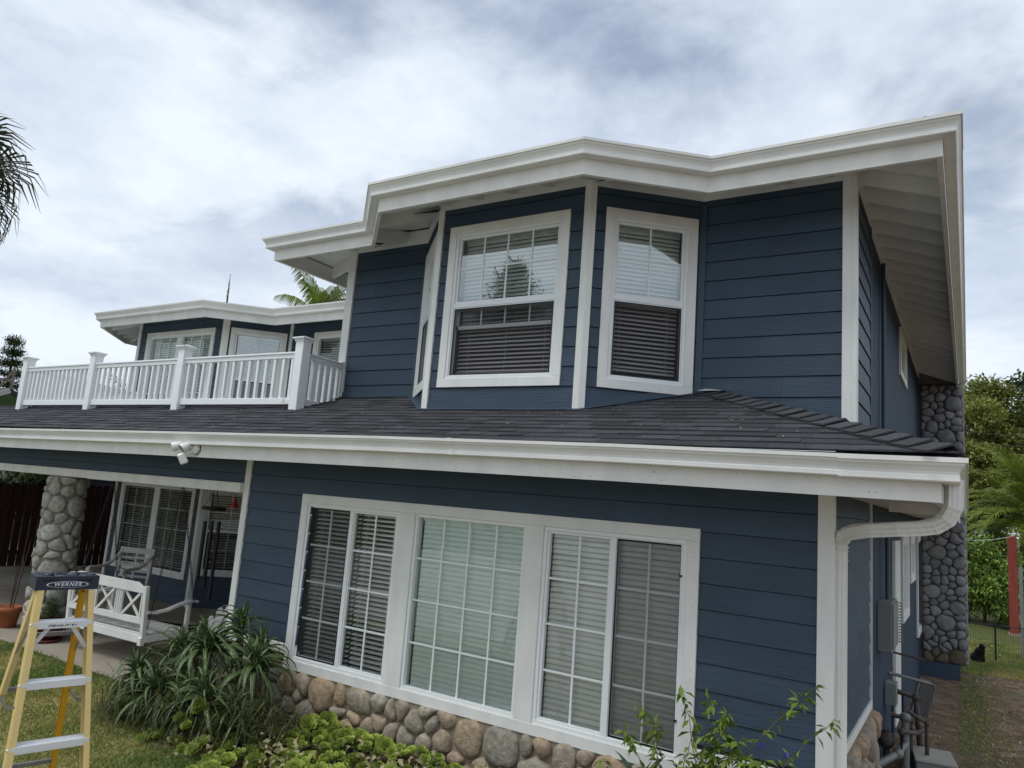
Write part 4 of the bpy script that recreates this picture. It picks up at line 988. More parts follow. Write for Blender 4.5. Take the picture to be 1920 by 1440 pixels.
# ---- deck and its railing
H('deck_floor', MB().box((-14.6, 5.81, .62), (-6.46, 8.86, .70)), 'chairgrey')
rail = H('deck_railing', MB().box((-6.50, 5.50, 0.85), (-6.46, 5.52, 0.90)), 'vinyl', label='white vinyl deck railing with capped square posts')
def r_post(x, y, zb_, zt_, w_=.125, capd=True, rz_=0):
    mb = MB().box((-w_ / 2, -w_ / 2, zb_), (w_ / 2, w_ / 2, zt_ - .04)); o = H('post', mb, 'vinyl', Matrix.Translation((x, y, 0)) @ Matrix.Rotation(rz_, 4, 'Z'), parent=rail, bevel=.006)
    if capd:
        c_ = MB(); a = w_ / 2
        for (s0, s1, za, zb2) in ((a + .006, a + .012, -.055, -.035), (a + .012, a + .028, -.035, -.022)):
            c_.add([(sx * s0, sy * s0, zt_ + za) for sx, sy in ((-1, -1), (1, -1), (1, 1), (-1, 1))] + [(sx * s1, sy * s1, zt_ + zb2) for sx, sy in ((-1, -1), (1, -1), (1, 1), (-1, 1))], [(0, 1, 5, 4), (1, 2, 6, 5), (2, 3, 7, 6), (3, 0, 4, 7), (3, 2, 1, 0), (4, 5, 6, 7)])
        s0 = a + .03; c_.box((-s0, -s0, zt_ - .022), (s0, s0, zt_ - .008)); c_.add([(sx * s0, sy * s0, zt_ - .008) for sx, sy in ((-1, -1), (1, -1), (1, 1), (-1, 1))] + [(0, 0, zt_ + .02)], [(0, 1, 4), (1, 2, 4), (2, 3, 4), (3, 0, 4)])
        H('post_cap', c_, 'vinyl', Matrix.Translation((x, y, 0)) @ Matrix.Rotation(rz_, 4, 'Z'), parent=rail)
BAL = None
def r_section(p, q, z_top, z_bot, nb, inset=.06):
    global BAL
    p = Vector((p[0], p[1], 0)); q = Vector((q[0], q[1], 0)); d = (q - p).normalized(); L_ = (q - p).length; p = p + d * inset; q = q - d * inset; L_ -= 2 * inset
    H('top_rail', MB().bar(p + Vector((0, 0, z_top - .03)), q + Vector((0, 0, z_top - .03)), .05, .06).bar(p + Vector((0, 0, z_top)), q + Vector((0, 0, z_top)), .078, .022), 'vinyl', parent=rail, bevel=.004)
    H('bottom_rail', MB().bar(p + Vector((0, 0, z_bot)), q + Vector((0, 0, z_bot)), .05, .075), 'vinyl', parent=rail, bevel=.004)
    if BAL is None:
        BAL = MB().box((-.018, -.018, 0), (.018, .018, 1)).mesh('baluster', MT['vinyl'])
    for i in range(nb):
        c_ = p + d * (L_ * (i + .5) / nb)
        b = link('baluster', BAL, rail, Matrix.Translation((c_.x, c_.y, z_bot + .03)) @ Matrix.Rotation(atan2(d.y, d.x), 4, 'Z') @ Matrix.Scale(z_top - .05 - z_bot - .03, 4, (0, 0, 1)))
PX = [-12.46, -10.54, -8.48, -6.32]; PY = 5.58; ZT, ZB = 1.425, .875
for x in PX: r_post(x, PY, .74, 1.60)
for a, b, n_ in ((0, 1, 15), (1, 2, 15), (2, 3, 14)): r_section((PX[a], PY), (PX[b], PY), ZT, ZB, n_)
r_section((PX[3], PY), (-6.37, 6.29), ZT, ZB, 6, .05)
H('wall_bracket', MB().box((-6.43, 6.235, .80), (-6.36, 6.30, 1.46)), 'vinyl', parent=rail, bevel=.003)
SD0, SD1, SD2 = (PX[0], PY), (-12.85, 6.55), (-13.55, 8.0)
r_post(*SD1, .72, 1.60, rz_=1.2); r_section(SD0, SD1, ZT, ZB, 8); r_section(SD1, SD2, ZT, ZB, 13); r_post(*SD2, .7, 1.5, capd=False, w_=.09, rz_=1.2)

# ---- rear wing: front bay wall with its angled faces, on two storeys
def wing_storey(z0, z1, zref, lower):
    wops = [(.30, 2.33, 0.80, 2.55)] if not lower else [(.22, 2.42, -1.72, -.28)]
    siding_wall('wall', -13.77, 8.05, 0, 2.62, z0, z1, ops=wops, pl0=.05, pl1=2.57, zref=zref, label='wing bay front, %s storey' % ('lower' if lower else 'upper'), seed=30 + lower)
    aw = pi / 4; Lw = hypot(.8, .8)
    siding_wall('wall', -11.15, 8.05, aw, Lw, z0, z1, ops=[(.10, 1.03, 0.80, 2.55)] if not lower else [(.05, .92, -1.62, -.28)], pl0=.04, pl1=Lw - .03, zref=zref, seed=32 + lower)
    siding_wall('wall', -14.57, 8.85, -aw, Lw, z0, z1, zref=zref, pl1=Lw - .04, seed=34 + lower)
    siding_wall('wall', -10.35, 8.85, 0, 3.91, z0, z1, ops=[(.66, 2.4, .72, 2.55)] if not lower else [(1.2, 2.2, -2.2, -.2)], pl0=.03, zref=zref, seed=36 + lower)
    siding_wall('wall', -14.57, 14.5, -pi / 2, 5.65, z0, z1, zref=zref, seed=38 + lower)
    for (x, y, a0, a1) in ((-13.77, 8.05, -aw, 0), (-11.15, 8.05, 0, aw)):
        H('corner_board', MB().sweep([(0, z0), (.034, z0), (.034, z1 - .12), (0, z1 - .12)], [(x - .06 * cos(a0), y - .06 * sin(a0)), (x, y), (x + .06 * cos(a1), y + .06 * sin(a1))]), 'white')
    H('corner_board', MB().sweep([(0, z0), (.03, z0), (.03, z1 - .1), (0, z1 - .1)], [(-10.35 - .03, 8.82), (-10.35, 8.85), (-10.31, 8.85)]), 'white')
wing_storey(.6, 2.96, ZREF, 0); wing_storey(-2.24, .04, .042, 1)
MQ = frame(-13.77, 8.05, 0); MQ2 = frame(-11.15, 8.05, pi / 4); MQ3 = frame(-10.35, 8.85, 0)
def simple_window(M, u0, u1, z0, z1, cw, lights, bmat, tilt, scr=False, rows=4, cols=2, half=False, label=None, gl='glass', mull=.05):
    w_ = casing(M, u0, u1, z0, z1, cw, label=label); a, b, s, e = u0 + cw, u1 - cw, z0 + cw, z1 - cw
    f = MB(); ring(f, a, b, s, e, .028, -.015, .06)
    for k in range(1, lights): x = a + (b - a) * k / lights; f.box((x - mull / 2, -.016, s + .028), (x + mull / 2, .05, e - .028))
    if half: f.box((a + .028, -.012, (s + e) / 2 - .02), (b - .028, .04, (s + e) / 2 + .02))
    H('frame', f, 'vinyl', parent=w_)
    for k in range(lights):
        p = a + (b - a) * k / lights + .04; q = a + (b - a) * (k + 1) / lights - .04
        pane(w_, p, q, s + .03, e - .03, .02, gl)
        muntins(w_, p, q, s + .03, e - .03, [p + (q - p) * i / cols for i in range(1, cols)], zsplit(s + .03, e - .03, rows), .006, .016)
    if scr: insect_screen(w_, a + .035, b - .035, s + .03, (s + e) / 2 - .02 if half else e - .03, -.003, 'screen' if half else 'screenl')
    if bmat: blind(w_, a + .04, b - .04, (s + e) / 2 if half == 2 else s + .03, e - .03, .10, bmat, tilt, .042, .046)
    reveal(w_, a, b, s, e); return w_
simple_window(MQ, .28, 2.35, .78, 2.61, .09, 2, 'blindg', radians(62), rows=3, cols=3, label='upper wing sliding window with white blinds', mull=.16)
simple_window(MQ2, .09, 1.05, .78, 2.61, .085, 1, 'blind', radians(60), scr=True, half=2, rows=4, cols=2, label='angled wing window with a pale blue raised blind', gl='glass_hi')
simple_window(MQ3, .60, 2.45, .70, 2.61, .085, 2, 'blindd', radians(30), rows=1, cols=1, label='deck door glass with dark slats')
simple_window(MQ, .20, 2.44, -1.80, -.20, .085, 2, 'blind', radians(20), scr=True, rows=4, cols=3, label='two light window with white grid on the back wall of the porch', mull=.17)
simple_window(MQ2, .04, .94, -1.70, -.20, .08, 1, 'blind', radians(25), half=1, scr=True, rows=4, cols=2, label='angled porch window with pale blind')
H('door', MB().box((-9.1, 8.9, -2.2), (-8.2, 8.93, -.22)), 'backing', label='dark door in the porch recess')
H('interior_floor', MB().box((-14.4, 8.95, .3), (-.95, 15, .36)).box((-6.4, 5.45, .24), (-.95, 8.95, .30)), 'reveal')

# ================================================================== THINGS ON AND ROUND THE PORCH
def link_chain(pts_a, pts_b, name, parent, r=.0032, ln=.042):
    a, b = Vector(pts_a), Vector(pts_b); L_ = (b - a).length; n = int(L_ / (ln * .72)); d = (b - a).normalized(); mb = MB()
    s1 = d.cross(Vector((0.3, 1, 0.1))).normalized(); s2 = d.cross(s1)
    for i in range(n):
        c_ = a + d * (L_ * (i + .5) / n); sd_ = s1 if i % 2 else s2; sd_ = (sd_ + (s1 + s2) * rnd.uniform(-.15, .15)).normalized(); ring_ = []
        for k in range(8):
            t = 2 * pi * k / 8; ring_.append(c_ + d * cos(t) * ln / 2 + sd_ * sin(t) * ln * .30)
        vs = []
        for k in range(8):
            tg = (ring_[(k + 1) % 8] - ring_[k - 1]).normalized(); o1 = tg.cross(d.cross(sd_)).normalized(); o2 = d.cross(sd_).normalized()
            for j in range(4): vs.append(ring_[k] + (o1 * cos(pi * j / 2) + o2 * sin(pi * j / 2)) * r)
        mb.add(vs, [(k * 4 + j, k * 4 + (j + 1) % 4, ((k + 1) % 8) * 4 + (j + 1) % 4, ((k + 1) % 8) * 4 + j) for k in range(8) for j in range(4)], True)
    return tag(mb.build(name, 'chain', parent), kind='stuff')

# ---- porch swing: back towards the garden (local x along the bench, y away from the garden)
sw = thing('porch_swing', (-8.72, 5.22, -2.22), 'white wooden porch swing with two crossed panels in its back, hanging on chains', 'porch swing', rz=radians(3))
SWL, SWD = 1.50, .58; hx = SWL / 2
zs, zt_ = .36, .92
for sx in (-1, 1):
    MB().bar((sx * (hx - .03), -.01, .28), (sx * (hx - .03), -.05, zt_ - .015), .055, .05, up=(0, 1, 0)).build('back_post', 'white', sw, bevel=.004)
    MB().prism([(-.005, .25), (-.05, .25), (-.055, .33), (.0, .38)], (sx * (hx - .03) - .028, sx * (hx - .03) + .028), 'X').build('post_foot', 'white', sw)
MB().prism([(-hx, zt_ - .10), (hx, zt_ - .10), (hx, zt_ - .03), (hx - .10, zt_ - .02), (hx - .18, zt_ + .015), (-hx + .18, zt_ + .015), (-hx + .10, zt_ - .02), (-hx, zt_ - .03)], (-.065, -.035), 'Y').build('top_rail', 'white', sw, bevel=.004)
MB().box((-hx + .05, -.05, .48), (hx - .05, -.02, .55)).build('lower_rail', 'white', sw, bevel=.003)
for c_ in (-.48, 0.0, .48):
    w2 = .15; za, zb3 = .55, zt_ - .10
    MB().bar((c_ - w2, -.045, za), (c_ + w2, -.045, zb3), .028, .018, up=(0, 1, 0)).build('cross_bar', 'white', sw)
    MB().bar((c_ - w2, -.03, zb3), (c_ + w2, -.03, za), .028, .016, up=(0, 1, 0)).build('cross_bar', 'white', sw)
for x in (-.70, -.66, -.30, -.265, -.23, -.195, .195, .23, .265, .30, .66, .70):
    MB().box((x - .009, -.052, .55), (x + .009, -.028, zt_ - .10)).build('spindle', 'white', sw)
for y in (0.0, .095, .19, .285, .38, .475): MB().box((-hx + .03, y, zs), (hx - .03, y + .075, zs + .018)).build('seat_slat', 'white', sw)
MB().box((-hx + .02, -.035, .27), (hx - .02, -.005, .36)).build('rear_apron', 'white', sw, bevel=.003)
MB().box((-hx + .02, SWD - .03, .27), (hx - .02, SWD, .36)).build('front_apron', 'white', sw, bevel=.003)
for sx in (-1, 1):
    x = sx * (hx - .02)
    MB().box((x - .02, -.0, .28), (x + .02, SWD, .355)).build('side_apron', 'white', sw, bevel=.003)
    ap = [(-.02, .60), (.1, .585), (.25, .60), (.40, .645), (.55, .68), (.66, .665)]
    vs = []
    for y, z in ap: vs += [(x - .03, y, z), (x + .03, y, z), (x + .03, y, z + .03), (x - .03, y, z + .03)]
    MB().add(vs, [(0, 3, 2, 1), (20, 21, 22, 23)] + [(i * 4 + k, i * 4 + (k + 1) % 4, i * 4 + 4 + (k + 1) % 4, i * 4 + 4 + k) for i in range(5) for k in range(4)]).build('armrest', 'white', sw, bevel=.003)
    MB().box((x - .022, SWD - .06, .27), (x + .022, SWD - .015, .65)).build('arm_post', 'white', sw, bevel=.003)
    top = (x * .93, .27, 2.09)
    link_chain(top, (sx * (hx + .012), -.0, .44), 'chain', sw); link_chain(top, (sx * (hx + .012), SWD + .02, .62), 'chain', sw)
    MB().lathe([(0.0, 0), (.012, 0), (.012, .06), (0, .06)], (top[0], top[1], 2.085), 8).build('hook', 'chain', sw)

# ---- garden armchair by the porch window
ac = thing('garden_armchair', (-11.15, 6.75, -2.22), 'weathered white armchair with pierced slat back and scrolled arms under the porch window', 'armchair', rz=radians(22))
# local: seat faces -y
aw_ = .62; h_ = aw_ / 2
for sx in (-1, 1):
    MB().bar((sx * (h_ - .03), .28, 0), (sx * (h_ - .03), .40, .98), .05, .05, up=(0, 1, 0)).build('back_leg', 'chairgrey', ac, bevel=.004)
    MB().lathe([(.02, 0), (.028, .08), (.02, .2), (.03, .42), (.024, .50), (.035, .55), (.02, .60), (.03, .65), (.02, .68)], (sx * (h_ - .02), -.24, 0), 10).build('turned_leg', 'chairgrey', ac)
    ap = [(-.32, .655), (-.30, .69), (-.24, .705), (-.12, .70), (.05, .705), (.2, .76), (.36, .88)]; vs = []
    for y, z in ap: vs += [(sx * (h_ - .02) - .028, y, z - .018), (sx * (h_ - .02) + .028, y, z - .018), (sx * (h_ - .02) + .028, y, z + .018), (sx * (h_ - .02) - .028, y, z + .018)]
    MB().add(vs, [(0, 3, 2, 1), (24, 25, 26, 27)] + [(i * 4 + k, i * 4 + (k + 1) % 4, i * 4 + 4 + (k + 1) % 4, i * 4 + 4 + k) for i in range(6) for k in range(4)]).build('armrest', 'chairgrey', ac, bevel=.004)
def bk(z): return .28 + .12 * z / .98
for z, hh_ in ((.93, .09), (.82, .035), (.72, .075), (.62, .035), (.54, .035)): MB().box((-h_ + .04, bk(z) - .015, z - hh_ / 2), (h_ - .04, bk(z) + .01, z + hh_ / 2)).build('back_slat', 'chairgrey', ac, bevel=.003)
MB().bar((0, bk(.5), .5), (0, bk(.9), .9), .035, .02, up=(0, 1, 0)).build('centre_stile', 'chairgrey', ac)
for x in (-.17, -.13, -.09, .09, .13, .17):
    MB().ball((x, bk(.72) - .016, .72 + (.012 if int(abs(x) * 100) % 2 else -.012)), (.011, .002, .011), 8, 4).build('pierced_dot', 'backing', ac)
MB().box((-h_ + .02, -.26, .38), (h_ - .02, .29, .42)).build('seat', 'chairgrey', ac, bevel=.004)
MB().box((-h_ + .05, -.25, .42), (h_ - .05, .26, .47)).build('cushion', 'cushion', ac, bevel=.015)
# white garden chair mostly hidden by the aloe
ad = thing('garden_chair', (-7.62, 6.25, -2.22), 'white slat garden chair mostly hidden behind the aloe beside the corner board', 'chair', rz=radians(200))
for i in range(5):
    x = (i - 2) * .105; t = .70 - .035 * (i - 2) ** 2
    MB().prism([(x - .051, .30), (x + .051, .30), (x + .051, t - .06), (x + .03, t - .02), (x, t), (x - .03, t - .02), (x - .051, t - .06)], (.26, .28), 'Y').build('back_slat', 'white', ad)
for sx in (-1, 1):
    MB().box((sx * .30 - .055, -.32, .46), (sx * .30 + .055, .30, .485)).build('armrest', 'white', ad, bevel=.003)
    MB().box((sx * .27 - .02, -.28, 0), (sx * .27 + .02, -.20, .46)).build('leg', 'white', ad); MB().bar((sx * .24, -.25, .33), (sx * .24, .5, .05), .03, .09).build('leg', 'white', ad)
for i in range(5): MB().box((-.25, -.28 + i * .105, .33 - i * .02), (.25, -.19 + i * .105, .35 - i * .02)).build('seat_slat', 'white', ad)

# ---- pots
pt = thing('terracotta_pot', (-11.02, 5.22, -2.235), 'terracotta flower pot with thin stakes standing left of the stone column', 'flower pot'); pt.scale = (.85,) * 3
MB().lathe([(0, 0), (.13, 0), (.17, .25), (.185, .25), (.19, .33), (.175, .33), (.165, .26), (0.0, .26)], n=24).build('pot', 'terracotta', pt)
MB().lathe([(0, .27), (.165, .27)], n=16).build('potting_soil', 'soil', pt)
for a, b in (((.02, 0, .2), (.10, .05, 1.45)), ((.05, .02, .2), (.19, .06, 1.35)), ((-.02, .02, .2), (.05, .0, 1.0))): MB().tube([a, b], .008, 6).build('stake', 'stake', pt)
pm = thing('maroon_planter', (-9.92, 5.18, -2.225), 'glossy maroon pot with saucer and a small leaved shrub between column and swing', 'planter'); pm.scale = (.74,) * 3
MB().lathe([(0, .03), (.19, .03), (.235, .16), (.245, .33), (.25, .36), (.235, .36), (.225, .31), (0, .31)], n=26).build('pot', 'maroon', pm)
MB().lathe([(0, 0), (.22, 0), (.255, .035), (.262, .05), (.245, .05), (.22, .02), (0, .02)], n=26).build('saucer', 'saucer', pm)

def leaf_cloud(name, centers, radii, count, size, material, parent=None, seed=0, aspect=2.2, tint_lo=.6, tint_hi=1.35, droop=.3, shell=.55, flat=0.0, warm=.15, loc=(0, 0, 0)):
    """many small bent leaf faces spread through the given ellipsoids"""
    r = np.random.RandomState(seed); centers = np.array(centers, float); radii = np.array(radii, float)
    vol = (radii.prod(1)) ** (2 / 3); idx = r.choice(len(centers), count, p=vol / vol.sum())
    d = r.normal(size=(count, 3)); d /= np.linalg.norm(d, axis=1)[:, None]; rad = (shell + (1 - shell) * r.uniform(0, 1, count)) * (1 - .25 * r.uniform(0, 1, count) ** 3)
    p = centers[idx] + d * radii[idx] * rad[:, None] + r.normal(size=(count, 3)) * size * .8
    ax = d * .6 + r.normal(size=(count, 3)) * .7; ax[:, 2] -= droop; ax /= np.linalg.norm(ax, axis=1)[:, None]
    up = r.normal(size=(count, 3)) * .6; up[:, 2] += 1.0
    sd_ = np.cross(ax, up); sd_ /= np.linalg.norm(sd_, axis=1)[:, None] + 1e-9
    s = size * r.uniform(.6, 1.4, count)[:, None]; nrm = np.cross(sd_, ax)
    v = np.empty((count, 2, 4, 3)); w_ = s / aspect
    a, m, b = p, p + ax * s * .5 + nrm * s * .08, p + ax * s - nrm * s * .12
    v[:, 0, 0] = a; v[:, 0, 1] = m + sd_ * w_ * .5; v[:, 0, 2] = b; v[:, 0, 3] = m + nrm * s * -.04
    v[:, 1, 0] = a; v[:, 1, 1] = m + nrm * s * -.04; v[:, 1, 2] = b; v[:, 1, 3] = m - sd_ * w_ * .5
    cl = r.uniform(tint_lo, tint_hi, count) * (0.8 + .4 * r.uniform(0, 1, len(centers))[idx]); wr_ = 1 + warm * r.uniform(-1, 1, count)
    col = np.stack([cl * wr_, cl, cl * (2 - wr_) * .95], 1); t = np.repeat(col[:, None, :], 8, 1).reshape(-1, 3)
    me = np_mesh(name, v.reshape(-1, 3), 4, material, t); return link(name, me, parent)
leaf_cloud('foliage', [(0.02, 0, .62), (-.12, .05, .55), (.12, -.03, .52), (0, .0, .45)], [(.2, .2, .17), (.14, .14, .13), (.14, .14, .13), (.2, .2, .1)], 1500, .028, 'leafd', pm, 5, shell=.2, tint_hi=1.6)
MB().tube([(0, 0, .3), (.02, .01, .5), (.03, 0, .62)], .012, 6).build('stem', 'stem', pm)
dm = MB().box((-.75, -.42, 0), (.75, .42, .014)).build('door_mat', 'mat', bevel=.004); dm.location = (-10.2, 6.55, -2.224); dm.rotation_euler = (0, 0, radians(20)); tag(dm, 'dark flat mat lying on the porch floor beneath the swing', 'mat')
# ---- wind chime and red feeder
wc = thing('wind_chime', (-8.06, 6.0, -.42), 'large black wind chime hanging in the porch opening near the corner board', 'wind chime')
MB().lathe([(0, -.018), (.135, -.018), (.15, -.006), (.15, .012), (.135, .022), (0, .022)], n=24).build('top_disc', 'black', wc)
for k in range(3): a = 2 * pi * k / 3; MB().tube([(.12 * cos(a), .12 * sin(a), .02), (0, 0, .26)], .003, 5).build('cord', 'black', wc)
MB().tube([(0, 0, .26), (0, 0, .37)], .003, 5).build('cord', 'black', wc)
for k, ln in enumerate((.95, .88, .80, .72, .64, .58)):
    a = 2 * pi * k / 6 + .4; x, y = .095 * cos(a), .095 * sin(a)
    MB().tube([(x, y, -.02), (x, y, -.16)], .002, 4).build('cord', 'black', wc); MB().tube([(x, y, -.16), (x, y, -.16 - ln)], .022, 10, True).build('tube', 'black', wc)
MB().tube([(0, 0, -.02), (0, 0, -1.18)], .0025, 4).build('cord', 'chain', wc); MB().ball((0, 0, -.62), (.05, .05, .02), 12, 6).build('clapper', 'black', wc)
rf = thing('hanging_feeder', (-8.70, 6.8, -.43), 'small bright red cone shaped feeder hanging in front of the recessed window', 'feeder'); rf.scale = (.75,) * 3
MB().lathe([(0, 0), (.062, 0), (.066, .02), (.04, .09), (.018, .17), (.01, .21), (0, .21)], n=14).build('bottle', 'red', rf); MB().tube([(0, 0, .2), (0, 0, .42)], .003, 5).build('wire', 'black', rf)

# ---- floodlight camera on the fascia
fc = thing('security_floodlight', (-6.53, 4.57, .245), 'white security camera with twin round floodlights fixed to the lower fascia', 'security light')
MB().lathe([(0, 0), (.062, 0), (.062, .03), (.05, .045), (0, .045)], n=20).build('round_base', 'gutter', fc, Matrix.Rotation(pi / 2, 4, 'X'))
MB().lathe([(.0, 0), (.066, 0), (.066, .006), (0, .006)], n=20).build('gasket', 'black', fc, Matrix.Rotation(pi / 2, 4, 'X'))
def lamp_head(pos, dirv, sc=1.0):
    q = Vector(dirv).to_track_quat('Z', 'Y').to_matrix().to_4x4(); M = Matrix.Translation(pos) @ q @ Matrix.Scale(sc, 4)
    h = MB().lathe([(0, -.05), (.022, -.05), (.03, -.03), (.045, .03), (.05, .06), (.046, .06), (.044, .052)], n=18).build('lamp_head', 'gutter', fc, M)
    MB().lathe([(0, .054), (.045, .054)], n=18).build('lens', 'greybox', h); MB().tube([Vector(pos), Vector((0, -.03, 0))], .012, 8).build('arm', 'gutter', fc)
lamp_head((-.17, -.09, .02), (-.6, -.6, -.35)); lamp_head((-.03, -.10, .015), (-.15, -.8, -.6))
MB().tube([(-.01, -.04, -.03), (-.03, -.09, -.07)], .012, 8).build('arm', 'gutter', fc)
Mh = Matrix.Translation((-.045, -.12, -.115)) @ Vector((-.45, -.75, -.45)).to_track_quat('-Y', 'Z').to_matrix().to_4x4()
cb = MB().box((-.035, -.03, -.055), (.035, .045, .055)).build('camera_body', 'gutter', fc, Mh, bevel=.012); MB().box((-.024, -.033, -.042), (.024, -.0302, .042)).build('lens_window', 'lens', cb)

# ================================================================== STEP LADDER
ld = thing('step_ladder', (-4.43, 2.37, -2.26), 'tall yellow step ladder with a navy cap and aluminium steps standing on the lawn', 'ladder', rz=0.0)
vdir = Vector((.882, -.471, 0)); rgt = Vector((.471, .882, 0)); n_ = (vdir + rgt * .22).normalized()
ld.rotation_euler = (0, 0, atan2(n_.y, n_.x) + pi / 2)    # local -y is the front
HT = 1.63; FW, FT = .235, .138; FY0, FY1 = -.42, -.045; RY0, RY1 = .60, .065
def fr_pt(sx, t): return Vector((sx * (FW + (FT - FW) * t), FY0 + (FY1 - FY0) * t, 1.55 * t))
def rr_pt(sx, t): return Vector((sx * (FW + .01 + (FT - .02 - FW) * t), RY0 + (RY1 - RY0) * t, 1.53 * t))
def channel(p, q, wd, dp, side, material, name):
    """C section rail: web outward, two flanges turned in"""
    p, q = Vector(p), Vector(q); d = (q - p).normalized(); ou = Vector((side, 0, 0)); fb = d.cross(ou).normalized(); t = .004; mb = MB()
    mb.bar(p, q, t, wd, up=fb)
    for s in (-1, 1):
        o_ = fb * s * (wd / 2) - ou * (dp / 2); mb.bar(p + o_, q + o_, dp, t, up=fb)
    return mb.build(name, material, ld)
for sx in (-1, 1):
    channel(fr_pt(sx, 0), fr_pt(sx, 1), .074, .028, sx, 'yellow', 'front_rail'); channel(rr_pt(sx, 0), rr_pt(sx, 1), .05, .026, sx, 'yellowd' if sx > 0 else 'yellow', 'rear_rail')
    MB().box((sx * FW - .03, FY0 - .05, -.0), (sx * FW + .03, FY0 + .05, .03)).build('foot', 'black', ld); MB().box((sx * FW - .02, RY0 - .04, -.0), (sx * FW + .02, RY0 + .04, .03)).build('foot', 'black', ld)
for k in range(4):
    z = 1.385 - .30 * (3 - k); t = z / 1.55; c_ = fr_pt(1, t); wd = c_.x - .003
    s_ = MB().box((-wd, c_.y - .042, z), (wd, c_.y + .042, z + .004)).box((-wd, c_.y - .044, z - .032), (wd, c_.y - .0405, z + .004)).box((-wd, c_.y + .04, z - .03), (wd, c_.y + .044, z + .004))
    for i in range(5): s_.box((-wd, c_.y - .034 + i * .016, z + .004), (wd, c_.y - .030 + i * .016, z + .0065))
    so = s_.build('step', 'alu', ld)
    for sx in (-1, 1):
        MB().ball((sx * (wd + .008), c_.y - .02, z - .012), (.006, .008, .008), 8, 5).build('rivet', 'alu', so)
        if k in (0, 3): MB().bar((sx * (wd - .005), c_.y, z - .15), (sx * (wd - .09), c_.y, z - .03), .022, .004, up=(0, 1, 0)).build('step_brace', 'alu', so)
for t in (.30, .62, .83): MB().bar(rr_pt(-1, t), rr_pt(1, t), .022, .022).build('rear_cross_bar', 'alud', ld)
for sx in (-1, 1):
    a = fr_pt(sx, .62); b = rr_pt(sx, .60); m_ = (a + b) / 2 + Vector((0, 0, -.03)); MB().bar(a, m_, .004, .02).bar(m_, b, .004, .02).build('spreader', 'alud', ld)
    MB().bar(fr_pt(sx * .97, .90), rr_pt(sx * .97, .75), .004, .018).build('side_brace', 'alud', ld)
cap_ = MB(); cw_ = .158
cap_.box((-cw_, -.085, HT - .075), (cw_, -.075, HT)).box((-cw_, .085, HT - .075), (cw_, .095, HT)).box((-cw_, -.075, HT - .075), (-cw_ + .01, .085, HT)).box((cw_ - .01, -.075, HT - .075), (cw_, .085, HT))
cap_.box((-cw_, -.075, HT - .012), (cw_, -.05, HT - .002)).box((-cw_, .06, HT - .012), (cw_, .085, HT - .002))
cap_.box((-cw_ + .01, -.05, HT - .03), (cw_ - .01, .06, HT - .022))
for x in (-.11, .0, .11):
    rr_ = .05 if x == 0 else .03
    cap_.lathe([(rr_ + .008, -.02), (rr_ + .008, 0), (rr_, 0), (rr_, -.02)], (x, .004, HT + .001), 18)
capo = cap_.build('cap', 'navy', ld)
for x in (-.085, .085): MB().box((x - .038, -.0866, HT - .026), (x + .038, -.0851, HT - .018)).build('slot', 'lens', capo)
mb = MB(); mb.lathe([(.098, 0), (.106, 0), (.106, .0015), (.098, .0015)], n=36)
rg_ = mb.build('logo_oval', 'letter', capo, Matrix.Translation((0, -.0853, HT - .046)) @ Matrix.Rotation(pi / 2, 4, 'X') @ Matrix.Diagonal((1, .17, 1, 1)))
txc = bpy.data.curves.new('lettering', 'FONT'); txc.body = 'WERNER'; txc.size = .030; txc.align_x = 'CENTER'; txc.align_y = 'CENTER'; txc.extrude = .0006; txc.shear = .25; txc.space_character = 1.25; txc.offset = .0006; txc.materials.append(MT['letter'])
tx0 = bpy.data.objects.new('lettering_curve', txc); C.objects.link(tx0); dg_ = bpy.context.evaluated_depsgraph_get(); tme = bpy.data.meshes.new_from_object(tx0.evaluated_get(dg_)); bpy.data.objects.remove(tx0); tx = link('lettering', tme); tx.parent = capo; tx.matrix_local = Matrix.Translation((0, -.0862, HT - .0455)) @ Matrix.Rotation(pi / 2, 4, 'X')
# worn decal on the top step
dec = MB(); r5 = random.Random(3); z5 = 1.385; y5 = fr_pt(1, z5 / 1.55).y - .0445
for i in range(16): x = -.07 + i * .0088; dec.box((x, y5 - .0006, z5 - .024 + r5.uniform(0, .006)), (x + r5.uniform(.002, .006), y5 - .0001, z5 - .008 - r5.uniform(0, .006)))
tag(dec.build('worn_decal', 'lens', ld), kind='stuff')

# ================================================================== SIDE WALL SERVICES
mp_ = thing('meter_panel', (-.775, 8.35, -1.2), 'grey electric meter cabinet on the side wall with its lid edge towards the yard', 'meter box'); mp_.scale = (1, .85, .9)
MB().box((.002, -.15, .0), (.13, .55, .52)).build('cabinet', 'greybox', mp_, bevel=.006); MB().box((.131, -.13, .03), (.145, .53, .50)).build('cover', 'greybox', mp_, bevel=.004)
for k in range(14): MB().lathe([(0, 0), (.018, 0), (.018, .01), (0, .01)], (.165, .56, .04 + k * .033), 8).build('coil_ring', 'pipeg', mp_)
MB().tube([(.06, .3, .52), (.06, .3, 1.3)], .02, 8).build('riser', 'bluetrim', mp_)
MB().tube([(.03, 1.55, .45), (.03, 1.55, -1.35)], .0, 4)
db = MB().box((-.774, 9.9, -2.25), (-.735, 10.65, -.16)).build('white_side_door', 'white', bevel=.004); tag(db, 'tall narrow white panel standing against the stucco side wall behind the meter cabinet', 'door panel')
sm = thing('small_junction_box', (-.72, 9.0, -1.72), 'small grey box with a thin conduit low on the side wall above the pipes', 'junction box')
